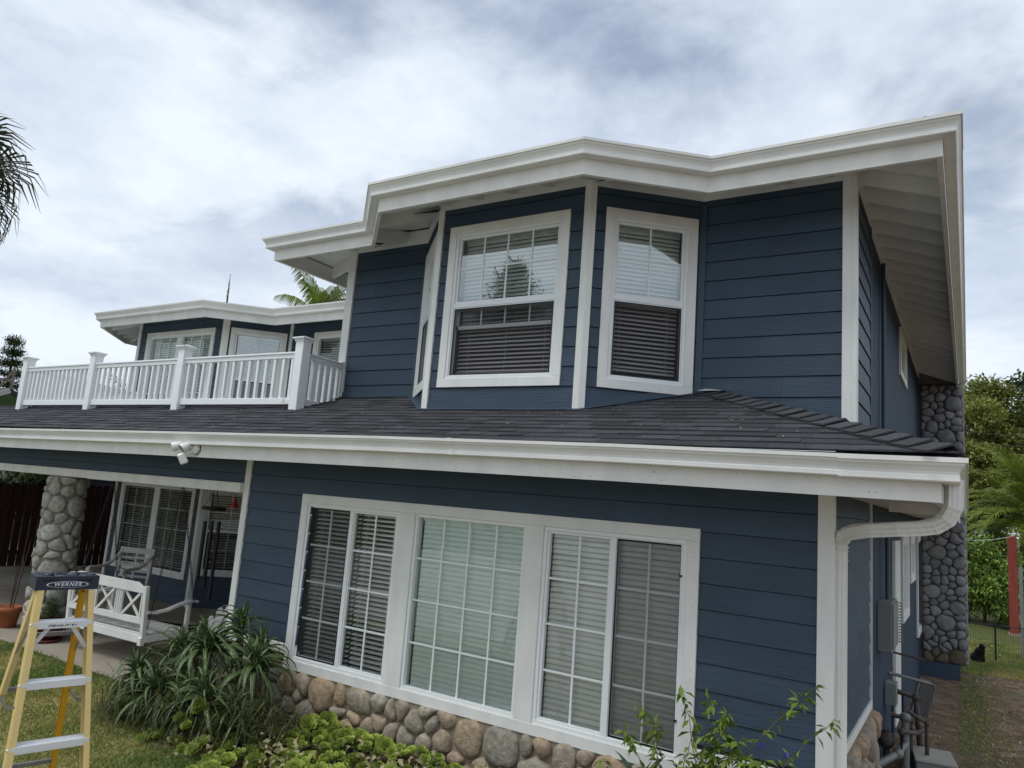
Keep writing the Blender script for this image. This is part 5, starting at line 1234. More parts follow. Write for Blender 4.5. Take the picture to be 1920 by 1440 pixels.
MB().box((-.05, -.1, -.1), (.06, .1, .12)).build('box_body', 'greybox', sm, bevel=.005); MB().tube([(.02, 0, -.1), (.02, 0, -.5)], .015, 8).build('conduit', 'bluetrim', sm); MB().tube([(.05, .1, .0), (.09, .3, -.05), (.09, .32, -.5)], .01, 6).build('cable', 'black', sm)
gm = thing('gas_pipework', (-.55, 8.6, -2.3), 'cluster of rusty gas pipes with elbows and valve at the foot of the side wall', 'pipework')
def pipe(pts, r, m='pipe', nm='pipe'):
    o = MB().tube([Vector(p) for p in pts], r, 10).build(nm, m, gm)
    for p in pts[1:-1]: MB().ball(p, (r * 1.45,) * 3, 10, 6).build('elbow', m, o)
    return o
pipe([(-.2, .5, .62), (.06, .42, .58), (.10, .42, .05)], .028); pipe([(-.15, .2, .42), (.02, .2, .40), (.02, .2, .02)], .026); pipe([(-.02, -.35, .02), (-.02, -.35, .40), (.10, .0, .34), (.16, .45, .30)], .024)
pipe([(.0, -.15, .0), (.0, -.15, .48)], .036, 'pipeg'); pipe([(-.25, -.6, .08), (-.05, -.35, .2), (.0, -.15, .26)], .036, 'pipeg'); pipe([(-.16, -.2, .05), (-.16, -.2, .36)], .03); pipe([(.17, .1, .0), (.17, .1, .42), (.0, .12, .5)], .02)
pipe([(-.22, .8, .72), (.18, .9, .66)], .018, 'pipeg'); pipe([(-.2, 1.1, .9), (.12, 1.15, .86)], .012, 'pipe')
MB().lathe([(0, 0), (.05, 0), (.05, .05), (.03, .07), (0, .07)], (-.0, -.15, .46), 14).build('valve_cap', 'pipeg', gm); MB().lathe([(0, 0), (.055, .0), (.065, .06), (.055, .13), (0, .13)], (-.16, -.2, .2), 14).build('regulator', 'pipe', gm)
MB().tube([(-.03, .2, .34), (.12, .1, .31)], .012, 6).build('valve_handle', 'redpost', gm)
gr = thing('leaning_grille', (-.60, 11.5, -2.42), 'rusty metal grille leaning against the side wall beyond the pipes', 'grille', rz=0); gr.scale = (.66,) * 3
gr.rotation_euler = (radians(4), radians(20), radians(62))
ringm = MB(); ring(ringm, -.3, .3, 0, .72, .035, -.025, .025); ringm.build('frame', 'alud', gr)
for k in range(9): MB().box((-.24 + k * .06, -.012, .035), (-.222 + k * .06, .012, .685)).build('bar', 'alud', gr)
vb = thing('utility_box', (-.33, 8.75, -2.31), 'low concrete utility box with a pale lid set in the dirt beside the wall', 'utility box', rz=radians(8)); vb.scale = (.85, .85, .8)
MB().box((-.2, -.28, 0), (.2, .28, .14)).build('box_body', 'greybox', vb, bevel=.01); MB().box((-.21, -.29, .141), (.21, .29, .175)).build('lid', 'drive', vb, bevel=.008)

# ================================================================== BACK YARD: fence, cat, post, gate
for i, (x0, x1, y0, y1) in enumerate(((-.12, .42, 18.3, 18.45), (.435, .98, 18.45, 18.5), (.99, 1.55, 18.5, 18.6))):
    lab = ('first low black wire panel, next to the chimney behind the cat', 'second low black wire panel, in front of the red post', 'third low black wire panel at the yard edge')[i]
    t = thing('wire_fence_panel', (x0, y0, -2.57), lab, 'wire fence', 'low black wire fence panels'); dx, dy = x1 - x0, y1 - y0; L_ = hypot(dx, dy); ux, uy = dx / L_, dy / L_
    MB().tube([(0, 0, 0), (0, 0, .72), (.02, 0, .75), (dx - .02, dy, .75), (dx, dy, .72), (dx, dy, 0)], .009, 8).tube([(0, 0, .05), (dx, dy, .05)], .007, 6).build('frame', 'black', t)
    g = MB(); nb = int(L_ / .042)
    for k in range(1, nb): g.tube([(dx * k / nb, dy * k / nb, .05), (dx * k / nb, dy * k / nb, .75)], .0022, 4, False)
    tag(g.build('wires', 'black', t), kind='stuff')
    MB().tube([(dx, dy + .01, -.05), (dx, dy + .01, .80)], .012, 8).build('post', 'black', t)
pr = random.Random(51); pbm = MB()
for i in range(520):
    x, y = pr.uniform(-.75, 1.6), pr.uniform(7.6, 17.5); r_p = pr.uniform(.006, .022); z = ground_z(x, y) + r_p * .2
    pbm.ball((x, y, z), (r_p, r_p * pr.uniform(.6, 1), r_p * .6), 6, 4)
tag(pbm.build('yard_pebbles', 'stone_tan'), 'small stones scattered over the brown side yard dirt', kind='stuff')
leaf_cloud('yard_leaf_litter', [(.3, 10, -2.36), (.4, 13, -2.5), (.2, 16, -2.54), (.1, 20, -2.54)], [(.9, 1.8, .02), (.9, 1.8, .02), (.9, 1.6, .02), (1.4, 2.0, .02)], 420, .05, 'dryleaf', None, 8, aspect=1.8, shell=.0)
tag(bpy.data.objects['yard_leaf_litter'], 'dry leaves and scraps lying on the side yard dirt and grass', kind='stuff')
# cat
ct = MB()
def E_(c_, r_, M=None): ct.ball(c_, r_, 16, 10, M)
E_((0, .05, .10), (.095, .115, .10)); E_((.045, .02, .06), (.05, .085, .06)); E_((-.045, .02, .06), (.05, .085, .06)); E_((0, .01, .18), (.07, .085, .11)); E_((0, -.035, .23), (.055, .06, .09)); E_((0, -.045, .31), (.047, .05, .045))
E_((0, -.095, .298), (.024, .025, .018)); E_((.03, -.055, .10), (.02, .02, .10)); E_((-.03, -.055, .10), (.02, .02, .10)); E_((.032, -.075, .014), (.02, .032, .014)); E_((-.032, -.075, .014), (.02, .032, .014))
E_((.055, -.03, .018), (.025, .05, .018)); E_((-.055, -.03, .018), (.025, .05, .018))
for a in range(9): t_ = a / 8; E_((.07 + .05 * sin(t_ * 2.6), .12 - .22 * t_, .02), (.018, .022, .017))
for sx in (-1, 1): ct.add([(sx * .012, -.04, .345), (sx * .042, -.045, .335), (sx * .03, -.03, .385), (sx * .028, -.062, .338)], [(0, 1, 2), (1, 3, 2), (3, 0, 2), (0, 3, 1)])
cat = ct.build('cat', 'cat'); rm = cat.modifiers.new('remesh', 'REMESH'); rm.mode = 'VOXEL'; rm.voxel_size = .008; rm.use_smooth_shade = True
smo = cat.modifiers.new('smooth', 'SMOOTH'); smo.factor = .5; smo.iterations = 3
cat.location = (.145, 17.95, -2.56); cat.rotation_euler = (0, 0, radians(52)); cat.scale = (1.12,) * 3; tag(cat, 'black cat sitting on the dirt in front of the low wire fence', 'cat')
MB().ball((.012, -.112, .292), (.012, .006, .01), 8, 5).build('muzzle_patch', 'catw', cat)
for sx in (-1, 1): MB().ball((sx * .019, -.088, .318), (.006, .005, .006), 8, 5).build('eye', 'stake', cat)
rp_ = thing('red_post', (.97, 23.8, -2.57), 'square red stained timber post rising beyond the wire fence', 'timber post')
MB().box((-.10, -.10, 0), (.10, .10, 2.56)).build('shaft', 'redpost', rp_, bevel=.008); MB().box((-.13, -.13, 0), (.13, .13, .08)).build('collar', 'concrete', rp_)
wl = MB().tube([(-.1, 16.6, -.13), (.1, 18.9, -.16), (.5, 21.5, -.12), (.94, 23.7, -.03)], .006, 5).build('clothes_line', 'letter'); tag(wl, 'thin white line strung from the chimney to the red post', 'line')
gt = thing('dark_metal_gate', (.93, 19.4, -2.55), 'dark metal rail gate cut by the right edge beside the red post', 'metal gate', rz=radians(-14))
MB().box((-.03, -.03, 0), (.03, .03, 1.9)).build('gate_post', 'greybox', gt)
for z in (.25, .62, 1.0, 1.66): MB().box((.03, -.015, z), (1.1, .015, z + .045)).build('rail', 'greybox', gt)
for k in range(9): MB().box((.1 + k * .11, -.01, .1), (.125 + k * .11, .01, 1.68)).build('picket', 'greybox', gt)

# ================================================================== LEFT: fence boards, neighbour roofs
fn = thing('board_fence', (-16.4, 8.5, -2.25), 'tall dark red brown board fence behind the driveway and stone column', 'wooden fence')
fp, fq = Vector((-17.6, 5.2, 0)), Vector((-15.6, 12.2, 0)); d_ = (fq - fp).normalized(); L_ = (fq - fp).length; k = 0; s = 0.0
rrf = random.Random(8); base = Vector((-16.4, 8.5, -2.25))
while s < L_ - .15:
    h2 = 1.80 + rrf.uniform(-.02, .02) + .04 * sin(s * 2); c_ = fp + d_ * s; M = Matrix.Translation(Vector((c_.x, c_.y, -2.25)) - base) @ Matrix.Rotation(atan2(d_.y, d_.x), 4, 'Z')
    MB().prism([(0, 0), (.135, 0), (.135, h2 - .03), (.105, h2), (.03, h2), (0, h2 - .03)], (-.012 + rrf.uniform(-.004, .004), .008), 'Y').build('fence_board', 'fence', fn, M); s += .142
for z in (.35, 1.45): a = fp + Vector((.0, 0, z - 2.25)) - base; b = fq + Vector((0, 0, z - 2.25)) - base; MB().bar(Vector((a.x - .05, a.y, z)), Vector((b.x - .05, b.y, z)), .04, .09).build('fence_rail', 'fence', fn)
kb = MB().bar((-17.2, 5.2, -2.2), (-15.2, 12.2, -2.2), .18, .12).build('kerb', 'concrete'); tag(kb, 'low concrete kerb at the foot of the board fence', kind='structure')
# neighbour building behind the fence: pale eave board, roof and green gable
nb = thing('neighbour_shed', (-24.5, 9.6, -2.25), 'dark shingled neighbour roof with a green gable board left of the deck railing', 'shed')
MB().box((-3.0, -2.0, 0), (2.0, 2.0, 3.2)).build('wall', 'nwall', nb)
MB().prism([(-2.4, 3.0), (0, 4.05), (2.4, 3.0), (2.4, 3.1), (0, 4.18), (-2.4, 3.1)], (-4.4, 2.2), 'X').build('roof', 'nroof', nb)
MB().prism([(-2.2, 3.03), (0, 4.02), (2.2, 3.03)], (2.205, 2.26), 'X').build('gable_board', 'ngreen', nb)
MB().bar((2.25, -2.4, 3.0), (2.25, 0, 4.1), .05, .14).build('barge_board', 'nwall', nb)
tf = thing('timber_frame', (-24.6, 10.6, 2.45), 'small bare timber A shaped frame on the neighbour roof beyond the railing', 'timber frame', rz=radians(66))
MB().bar((-.35, 0, -.5), (.0, 0, .2), .05, .07).build('rafter', 'wood', tf); MB().bar((.03, 0, -.6), (.03, 0, .28), .07, .08).build('upright', 'wood', tf); MB().bar((-.35, 0, -.1), (.0, 0, -.1), .05, .08).build('tie', 'wood', tf)
ne = thing('neighbour_garage', (-22.0, 13.5, -2.25), 'neighbour garage with a white eave board seen between column and porch window', 'garage')
MB().box((-1.2, -1.3, 0), (1.5, 3.0, 1.9)).build('wall', 'backing', ne); MB().box((-1.4, -1.55, 1.86), (1.75, -1.40, 2.0)).build('eave_board', 'white', ne); MB().prism([(-1.55, 2.0), (.9, 2.05), (3.2, 2.0)], (-1.4, 1.75), 'X').build('roof', 'nroof', ne)

# ================================================================== GARDEN PLANTS
def sword_leaf(L_, wd, rise, droop, curl=0.0, seed=0, seg=9, thick=.006, teeth=True, twist=0.0):
    """one arching channelled leaf growing along +x from the origin; returns MB and tint list"""
    r = random.Random(seed); P = []; a = rise; x = z = y = 0.0; st = L_ / seg
    for i in range(seg + 1):
        P.append((x, y, z)); x += st * cos(a); z += st * sin(a); y += st * curl * (i / seg); a -= droop / seg * (0.6 + 1.2 * i / seg)
    vs = []; tl = []
    for i, p in enumerate(P):
        t = i / seg; w_ = wd * (1 - t ** 1.6) * (.75 + .5 * min(1, t * 4)) * .5 + .001; dip = w_ * .45
        d = Vector(P[min(i + 1, seg)]) - Vector(P[max(i - 1, 0)]); d.normalize(); up = Vector((-d.z, 0, d.x)).normalized(); sd_ = d.cross(up).normalized()
        if twist: sd_ = (sd_ * cos(twist * t) + up * sin(twist * t)).normalized()
        c_ = Vector(p)
        vs += [c_ + sd_ * w_, c_ + sd_ * w_ * .45 - up * dip * .8, c_ - sd_ * w_ * .45 - up * dip * .8, c_ - sd_ * w_, c_ - up * (dip + thick * (1 - t * .8))]
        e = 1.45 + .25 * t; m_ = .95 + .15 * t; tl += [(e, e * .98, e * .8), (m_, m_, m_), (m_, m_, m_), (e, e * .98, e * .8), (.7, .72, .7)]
    fs = []
    for i in range(seg):
        a0, b0 = i * 5, (i + 1) * 5
        for k in range(3): fs.append((a0 + k, a0 + k + 1, b0 + k + 1, b0 + k))
        fs.append((a0 + 3, a0 + 4, b0 + 4, b0 + 3)); fs.append((a0 + 4, a0, b0, b0 + 4))
    mb = MB().add(vs, fs, True)
    if teeth:
        for i in range(2, seg * 2 - 1):
            t = i / (seg * 2); j = int(t * seg); f_ = t * seg - j
            for k, sg in ((0, 1), (3, -1)):
                p = Vector(vs[j * 5 + k]).lerp(Vector(vs[(j + 1) * 5 + k]), f_); d = (Vector(vs[(j + 1) * 5 + k]) - Vector(vs[j * 5 + k])).normalized(); o_ = (p - Vector(P[j]).lerp(Vector(P[j + 1]), f_)).normalized()
                s_ = .006 * (1 - t * .6); mb.add([p - d * s_ * .7, p + d * s_ * .7, p + o_ * s_ * .9 + d * s_ * .6], [(0, 1, 2)]); tl += [(1.7, 1.6, 1.1)] * 3
    return mb, tl
aloe_meshes = []
for i, (L_, wd, rise, droop, curl, tw_) in enumerate(((.60, .050, .75, 2.5, .15, .2), (.68, .054, .60, 2.5, -.2, -.3), (.54, .046, .95, 2.6, .1, 0), (.74, .052, .5, 2.2, .25, .4), (.42, .042, 1.35, .9, -.1, .1), (.66, .046, .7, 2.9, -.3, -.5), (.60, .050, .25, 1.9, .2, .3), (.50, .038, 1.0, 3.0, .3, .8))):
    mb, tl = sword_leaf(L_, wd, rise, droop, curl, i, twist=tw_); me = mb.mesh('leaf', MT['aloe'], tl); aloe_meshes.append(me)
def aloe(loc, scale, n, label, seed, tilt=(0, 0), group=None):
    r = random.Random(seed); t = thing('aloe_plant', loc, label, 'aloe', group); T0 = Matrix.Rotation(tilt[0], 4, 'X') @ Matrix.Rotation(tilt[1], 4, 'Y')
    gz = -2.22 - loc[2]
    MB().tube([(r.uniform(-.05, .05), r.uniform(.0, .1), gz), (r.uniform(-.02, .02), .03, gz * .5), (0, 0, .02)], [.045, .035, .03], 8).build('stem', 'stem', t)
    for i in range(n):
        q = i / n; me = aloe_meshes[(i * 3 + seed) % 8] if q < .8 else aloe_meshes[(2, 4)[i % 2]]; s = scale * r.uniform(.78, 1.2) * (1 - .35 * q)
        M = T0 @ Matrix.Rotation(i * 2.39996 + r.uniform(-.2, .2), 4, 'Z') @ Matrix.Translation((.012, 0, .09 * q - .02)) @ Matrix.Rotation(-(q - .42) * 1.15 + r.uniform(-.15, .15), 4, 'Y') @ Matrix.Scale(s, 4)
        link('leaf', me, t, M)
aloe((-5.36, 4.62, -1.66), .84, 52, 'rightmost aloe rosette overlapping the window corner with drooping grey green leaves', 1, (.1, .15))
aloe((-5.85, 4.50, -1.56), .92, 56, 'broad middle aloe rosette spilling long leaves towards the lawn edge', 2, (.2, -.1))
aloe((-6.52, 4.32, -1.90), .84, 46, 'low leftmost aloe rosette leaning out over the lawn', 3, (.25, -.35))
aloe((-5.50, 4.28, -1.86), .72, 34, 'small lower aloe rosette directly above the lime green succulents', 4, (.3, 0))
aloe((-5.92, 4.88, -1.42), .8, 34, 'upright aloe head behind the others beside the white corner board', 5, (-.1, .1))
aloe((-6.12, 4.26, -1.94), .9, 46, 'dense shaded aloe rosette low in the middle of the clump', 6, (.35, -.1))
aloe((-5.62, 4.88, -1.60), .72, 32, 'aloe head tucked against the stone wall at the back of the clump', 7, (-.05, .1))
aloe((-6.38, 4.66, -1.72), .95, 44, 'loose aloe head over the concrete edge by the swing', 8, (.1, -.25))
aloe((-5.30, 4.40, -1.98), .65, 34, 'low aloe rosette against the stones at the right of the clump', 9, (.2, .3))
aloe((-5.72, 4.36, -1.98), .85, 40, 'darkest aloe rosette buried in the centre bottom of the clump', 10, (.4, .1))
# dead straw and fine stems under the aloes
r_ = np.random.RandomState(12); n = 9000; cpt = np.array([(-5.2, 4.45, -2.0), (-5.9, 4.3, -2.0), (-6.5, 4.3, -2.1), (-5.6, 4.3, -2.1), (-6.1, 4.6, -1.9)])[r_.randint(0, 5, n)] + r_.normal(size=(n, 3)) * (.22, .15, .12)
dv = r_.normal(size=(n, 3)) * (1, 1, .5); dv[:, 2] -= .3; dv /= np.linalg.norm(dv, axis=1)[:, None]; ln = r_.uniform(.08, .25, (n, 1)); sdv = np.cross(dv, (0, 0, 1.0)); sdv /= np.linalg.norm(sdv, axis=1)[:, None] + 1e-6
cpt[:, 2] = np.maximum(cpt[:, 2], -2.18); v = np.stack([cpt - sdv * .004, cpt + sdv * .004, cpt + dv * ln * .6 + sdv * .003, cpt + dv * ln], 1)
tc_ = r_.uniform(.3, 1.2, (n, 1)) * np.array([[1.3, 1.0, .7]]); o = link('dry_undergrowth', np_mesh('dry_undergrowth', v.reshape(-1, 3), 4, 'aloe', np.repeat(tc_[:, None, :], 4, 1).reshape(-1, 3))); tag(o, 'dead straw coloured leaves under the aloe clump', kind='stuff')

# ---- aeonium rosettes
def rosette_mesh(seed, opened=1.0):
    r = random.Random(seed); mb = MB(); tl = []; n = 26
    for i in range(n):
        q = i / (n - 1); ang = i * 2.39996 + r.uniform(-.1, .1); L_ = (1.0 - .62 * q) * r.uniform(.92, 1.06); el = (.05 + 1.15 * q ** 1.6) * opened + r.uniform(-.08, .08); wd = L_ * .36
        ca, sa = cos(ang), sin(ang); vs = []
        for (t, w_, b) in ((.10, .14, 0), (.55, .78, .02), (.85, 1.0, .10), (1.0, .50, .2)):
            rr2 = t * L_ * cos(el + b * 1.6) ; zz2 = t * L_ * sin(el + b * 1.6) + .10 * q
            for sgn in (-1, 0, 1):
                ww = wd * w_ * sgn; zc = .10 * L_ * w_ * abs(sgn)
                vs.append((rr2 * ca - ww * sa, rr2 * sa + ww * ca, zz2 + zc)); g = (.30 + .75 * t * t + (.38 * t if sgn else -.08)) * (1.1 - .05 * q); tl.append((g * (.85 + .3 * t), g, g * .85))  # tint darkens leaf bases, painting shade between the leaves
        fs = [(a * 3 + k, a * 3 + k + 1, (a + 1) * 3 + k + 1, (a + 1) * 3 + k) for a in range(3) for k in range(2)]
        mb.add(vs, fs, True)
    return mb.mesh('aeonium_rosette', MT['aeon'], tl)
RM = [rosette_mesh(i, o_) for i, o_ in enumerate((1.0, 1.15, .85, 1.0, 1.25, .75))]
def bed_h(x, y):
    e = min(1, max(0, (y - 3.95) / .9)); side = min(1, max(0, (x + 6.0) / .8)); f_ = min(1, max(0.0, (-2.55 - x) / .5))
    return -2.25 + (.03 + .08 * e) * side * (.3 + .7 * f_)
rp2 = random.Random(31); placed = []; cnt = 0; tries = 0
while tries < 14000 and cnt < 298:
    tries += 1; x = rp2.uniform(-6.0, -2.35); y = rp2.uniform(3.75, 5.13)
    if y < 4.0 + .0 * x and x < -5.0: continue
    if x > -5.0 and y < 3.8 - .30 * (x + 5): continue
    if x < -5.05 and y > 4.42: continue
    if x < -4.9 and y < 4.15 and rp2.random() < .5: continue
    R_ = rp2.choice((.045, .06, .07, .085, .10)); 
    if any((x - a) ** 2 + (y - b) ** 2 < ((R_ + c_) * .47) ** 2 for a, b, c_ in placed): continue
    placed.append((x, y, R_)); z = bed_h(x, y) + rp2.uniform(.0, .06)
    o = link('aeonium_rosette', rp2.choice(RM)); o.location = (x, y, z); o.matrix_world = Matrix.Translation((x, y, z)) @ Matrix.Rotation(rp2.uniform(-.3, .75), 4, 'Y') @ Matrix.Rotation(rp2.uniform(-.05, .85), 4, 'X') @ Matrix.Rotation(rp2.uniform(0, 6.28), 4, 'Z') @ Matrix.Scale(R_, 4)
    if y > 4.72: lab, g = 'lime green aeonium rosette in the row crowded against the stone wall', 'aeonium rosettes against the stone wall'
    elif x < -4.9: lab, g = 'yellow green aeonium rosette in the loose patch below the aloes', 'aeonium rosettes below the aloes'
    else: lab, g = ('lime green aeonium rosette in the bed front before the left sliding light', 'aeonium rosettes before the left light') if x < -4.3 else (('lime green aeonium rosette in the bed front before the centre light', 'aeonium rosettes before the centre light') if x < -3.3 else ('lime green aeonium rosette at the right end of the succulent bed', 'aeonium rosettes at the right end'))
    tag(o, lab, 'succulent', g); cnt += 1
def stalked(x, y, z, R_, label, rx=.9, rz=0):
    t = thing('aeonium_on_stalk', (x, y, -2.2), label, 'succulent'); link('rosette', RM[2], t, Matrix.Translation((0, 0, z + 2.2)) @ Matrix.Rotation(rz, 4, 'Z') @ Matrix.Rotation(rx, 4, 'X') @ Matrix.Scale(R_, 4)); MB().tube([(.02, .06, 0), (.01, .05, (z + 2.2) * .6), (0, .01, z + 2.19)], .01, 6).build('stalk', 'stem', t)
stalked(-5.42, 4.16, -1.90, .085, 'single round lime rosette raised on a stalk in front of the dark aloe leaves')
stalked(-5.62, 4.12, -2.02, .055, 'small pair left lime rosette on a stalk below the raised round one', .7); stalked(-5.48, 4.10, -2.05, .06, 'small lime rosette on a short stalk right of its twin below the aloe', .6)
# soil crumbs, dry leaves under the rosettes
leaf_cloud('fallen_dry_leaves', [(-5.6, 4.12, -2.17), (-5.2, 4.15, -2.16), (-4.6, 4.3, -2.1), (-3.8, 4.6, -2.05), (-3.0, 4.8, -2.05)], [(.45, .22, .03), (.4, .2, .03), (.5, .3, .04), (.5, .3, .04), (.5, .3, .04)], 420, .05, 'dryleaf', None, 5, aspect=1.8, shell=.0)
tag(bpy.data.objects['fallen_dry_leaves'], 'pale dry fallen leaves lying between the succulents', kind='stuff')
# low green filler between rosettes
leaf_cloud('bed_undergrowth', [(-5.0, 4.5, -2.12), (-4.3, 4.7, -2.07), (-3.5, 4.8, -2.05), (-2.8, 4.9, -2.05), (-2.0, 4.8, -2.1), (-4.0, 4.3, -2.15), (-3.0, 4.4, -2.15)], [(.4, .3, .03)] * 7, 1100, .035, 'leafd', None, 6, shell=.0, tint_hi=2.2, tint_lo=.9)
tag(bpy.data.objects['bed_undergrowth'], 'dark small leaved ground cover between the succulents', kind='stuff')

# ---- blue-green agaves and the scrambling vine at the right of the bed
def agave(loc, label, seed, s=1.0):
    r = random.Random(seed); t = thing('agave', loc, label, 'agave')
    for i in range(14):
        mb, tl = sword_leaf(.42, .085, 1.0 + .3 * (i / 14), .9 + r.uniform(-.3, .8), 0, i, teeth=False, thick=.01)
        mb.build('leaf', 'agave', t, Matrix.Rotation(i * 2.4 + r.uniform(-.2, .2), 4, 'Z') @ Matrix.Rotation(-(i / 14 - .4) * .9, 4, 'Y') @ Matrix.Scale(s * r.uniform(.8, 1.15), 4), tint=tl)
agave((-1.80, 4.78, -1.95), 'blue green agave under the wall vine left of the white casing', 3, .95); agave((-1.38, 4.72, -1.98), 'second blue green agave to the right under the vine tangle', 5, 1.05)
vt = thing('flowering_vine', (-1.55, 4.72, -2.25), 'straggly yellow green shrub with thin arching stems and tiny violet flowers before the wall', 'shrub')
vb_ = Vector((-1.55, 4.72, -2.25)); vr = random.Random(17); stems = []; LV = []
targets = [((-1.86, 4.82, -1.24), .15), ((-1.60, 4.86, -1.10), .35), ((-.80, 4.86, -.98), .55), ((-.69, 4.9, -1.13), .5), ((-1.22, 4.8, -1.36), .25), ((-2.08, 4.78, -1.66), .2), ((-1.40, 4.85, -1.16), .3), ((-1.05, 4.75, -1.40), .3), ((-1.28, 4.82, -1.22), .35),
           ((-1.75, 4.86, -1.40), .3), ((-1.95, 4.8, -1.45), .2), ((-.98, 4.8, -1.50), .3), ((-1.15, 4.78, -1.45), .2), ((-1.35, 4.8, -1.42), .2), ((-1.5, 4.84, -1.33), .2), ((-2.15, 4.7, -1.8), .2), ((-.95, 4.75, -1.62), .2), ((-1.55, 4.7, -1.55), .2)]
for ti, (tp, hb) in enumerate(targets):
    tp = Vector(tp); b0 = vb_ + Vector((vr.uniform(-.2, .25), vr.uniform(-.05, .1), .1)); pts = []
    for i in range(13):
        t = i / 12; p = b0.lerp(tp, t); p.z += hb * .5 * sin(pi * min(1, t * 1.05)) * t ** .3 * (.7 if tp.x < -.9 else .55); p += Vector((vr.uniform(-.008, .008), vr.uniform(-.01, .01), vr.uniform(-.008, .008))); pts.append(p - vb_)
    MB().tube(pts, [.0055 - .004 * i / 12 for i in range(13)], 5).build('stem', 'stem', vt)
    dens = 75 if ti in (4, 7, 8, 11, 12, 13, 16) else (40 if ti in (2, 9, 10, 15) else 22)
    for k in range(dens):
        t = 1 - vr.random() ** 1.6 * (.22 if dens < 20 else .55); i = min(11, int(t * 12)); LV.append(pts[i].lerp(pts[i + 1], t * 12 - i))
lv = MB(); tl = []
for p in LV:
    d = Vector((vr.gauss(0, 1), vr.gauss(0, 1) - .3, vr.gauss(-.35, .7))).normalized(); L_ = vr.uniform(.045, .10); s_ = d.cross(Vector((vr.gauss(0, .4), vr.gauss(0, .4), 1))).normalized(); u_ = s_.cross(d); w_ = L_ * vr.uniform(.15, .22); g = vr.uniform(.55, 1.35)
    q = p + d * .008
    lv.add([q, q + d * L_ * .45 + s_ * w_ + u_ * .006, q + d * L_ - u_ * .012, q + d * L_ * .45 - s_ * w_ + u_ * .006, q + d * L_ * .45 - u_ * .003], [(0, 1, 4), (1, 2, 4), (2, 3, 4), (3, 0, 4)], True); tl += [(g, g, g)] * 5
tag(lv.build('leaves', 'vine', vt, tint=tl), kind='stuff')
for c_ in ((-1.06, 4.74, -1.33), (-.92, 4.74, -1.35)):
    f_ = MB(); c_ = Vector(c_) - vb_
    for k in range(5): a = 2 * pi * k / 5; f_.ball(c_ + Vector((.012 * cos(a), -.004, .012 * sin(a))), (.006, .003, .006), 8, 5)
    tag(f_.build('flower', 'violet', vt), kind='stuff')

# ================================================================== TREES
def palm_frond(L_, n, ll, rise, droop, material_tint, seed, vee=.5, seg=14, dro=.35):
    r = np.random.RandomState(seed); P = []; a = rise; x = z = 0.0
    for i in range(seg + 1): P.append((x, z)); x += L_ / seg * cos(a); z += L_ / seg * sin(a); a -= droop / seg * (.4 + 1.2 * i / seg)
    P = np.array(P); vs = []; tl = []
    for k in range(n):
        for sg in (-1, 1):
            t = .10 + .90 * (k + r.uniform(0, .6)) / n; f = t * seg; j = min(seg - 1, int(f)); p = P[j] + (P[j + 1] - P[j]) * (f - j); d = P[j + 1] - P[j]; d = d / np.hypot(*d)
            b = np.array([p[0], 0, p[1]]); fw = np.array([d[0], 0, d[1]]); up = np.array([-d[1], 0, d[0]]); L2 = ll * (sin(pi * (t * .86 + .12)) ** .6) * r.uniform(.85, 1.1)
            dr = fw * (.45 + .5 * t) + np.array([0, sg, 0]) * (1 - .35 * t) + up * vee * r.uniform(.6, 1.2); dr /= np.linalg.norm(dr); m = b + dr * L2 * .55; e = b + dr * L2 + np.array([0, 0, -1]) * L2 * dro; w_ = fw * L2 * .035 + .0
            vs += [b - w_ * .6, b + w_ * .6, m + w_, m - w_, m - w_, m + w_, e + w_ * .2, e - w_ * .2]; g = r.uniform(.6, 1.3); tl += [(g, g, g * .9)] * 4 + [(g * 1.12, g * 1.1, g * .9)] * 4
    rc = []
    for i in range(seg):
        w0 = .022 * L_ / 2.2 * (1 - i / seg) + .003; w1 = .022 * L_ / 2.2 * (1 - (i + 1) / seg) + .003
        a_ = np.array([P[i][0], 0, P[i][1]]); b_ = np.array([P[i + 1][0], 0, P[i + 1][1]])
        for o1, o2 in (((0, 1, 0), (0, 0, 1)), ((0, 0, 1), (0, -1, 0)), ((0, -1, 0), (0, 0, -1)), ((0, 0, -1), (0, 1, 0))):
            o1, o2 = np.array(o1), np.array(o2); rc += [a_ + o1 * w0, b_ + o1 * w1, b_ + o2 * w1, a_ + o2 * w0]; tl += [(1.5, 1.35, .9)] * 4
    v = np.array(vs + rc, dtype=float); t = np.array(tl, dtype=np.float32) * np.array(material_tint)
    return v, t
def feather_palm(loc, hgt, n, L_, label, seed, material='palm', tr=.18, ll=.5, tint=(1, 1, 1), nl=46, vee=.5, dro=.35, group=None):
    r = random.Random(seed); t = thing('palm_tree', loc, label, 'palm', group); MB().tube([(0, 0, -.3), (.05, 0, hgt * .5), (0, 0, hgt)], [tr * 1.2, tr, tr * .9], 12).build('trunk', 'bark', t)
    prot = []
    for i in range(5):
        v, tt = palm_frond(L_, nl, ll, (1.35, 1.1, .8, .45, .05)[i], (1.1, 1.5, 1.7, 1.6, 1.3)[i], tint, seed * 10 + i, vee, dro=dro); prot.append(np_mesh('frond', v, 4, material, tt))
    for i in range(n):
        q = i / n; k = min(4, int(q * 5)); link('frond', prot[k], t, Matrix.Translation((0, 0, hgt)) @ Matrix.Rotation(i * 2.39996 + r.uniform(-.25, .25), 4, 'Z') @ Matrix.Rotation(r.uniform(-.12, .12), 4, 'Y') @ Matrix.Scale(r.uniform(.85, 1.1), 4))
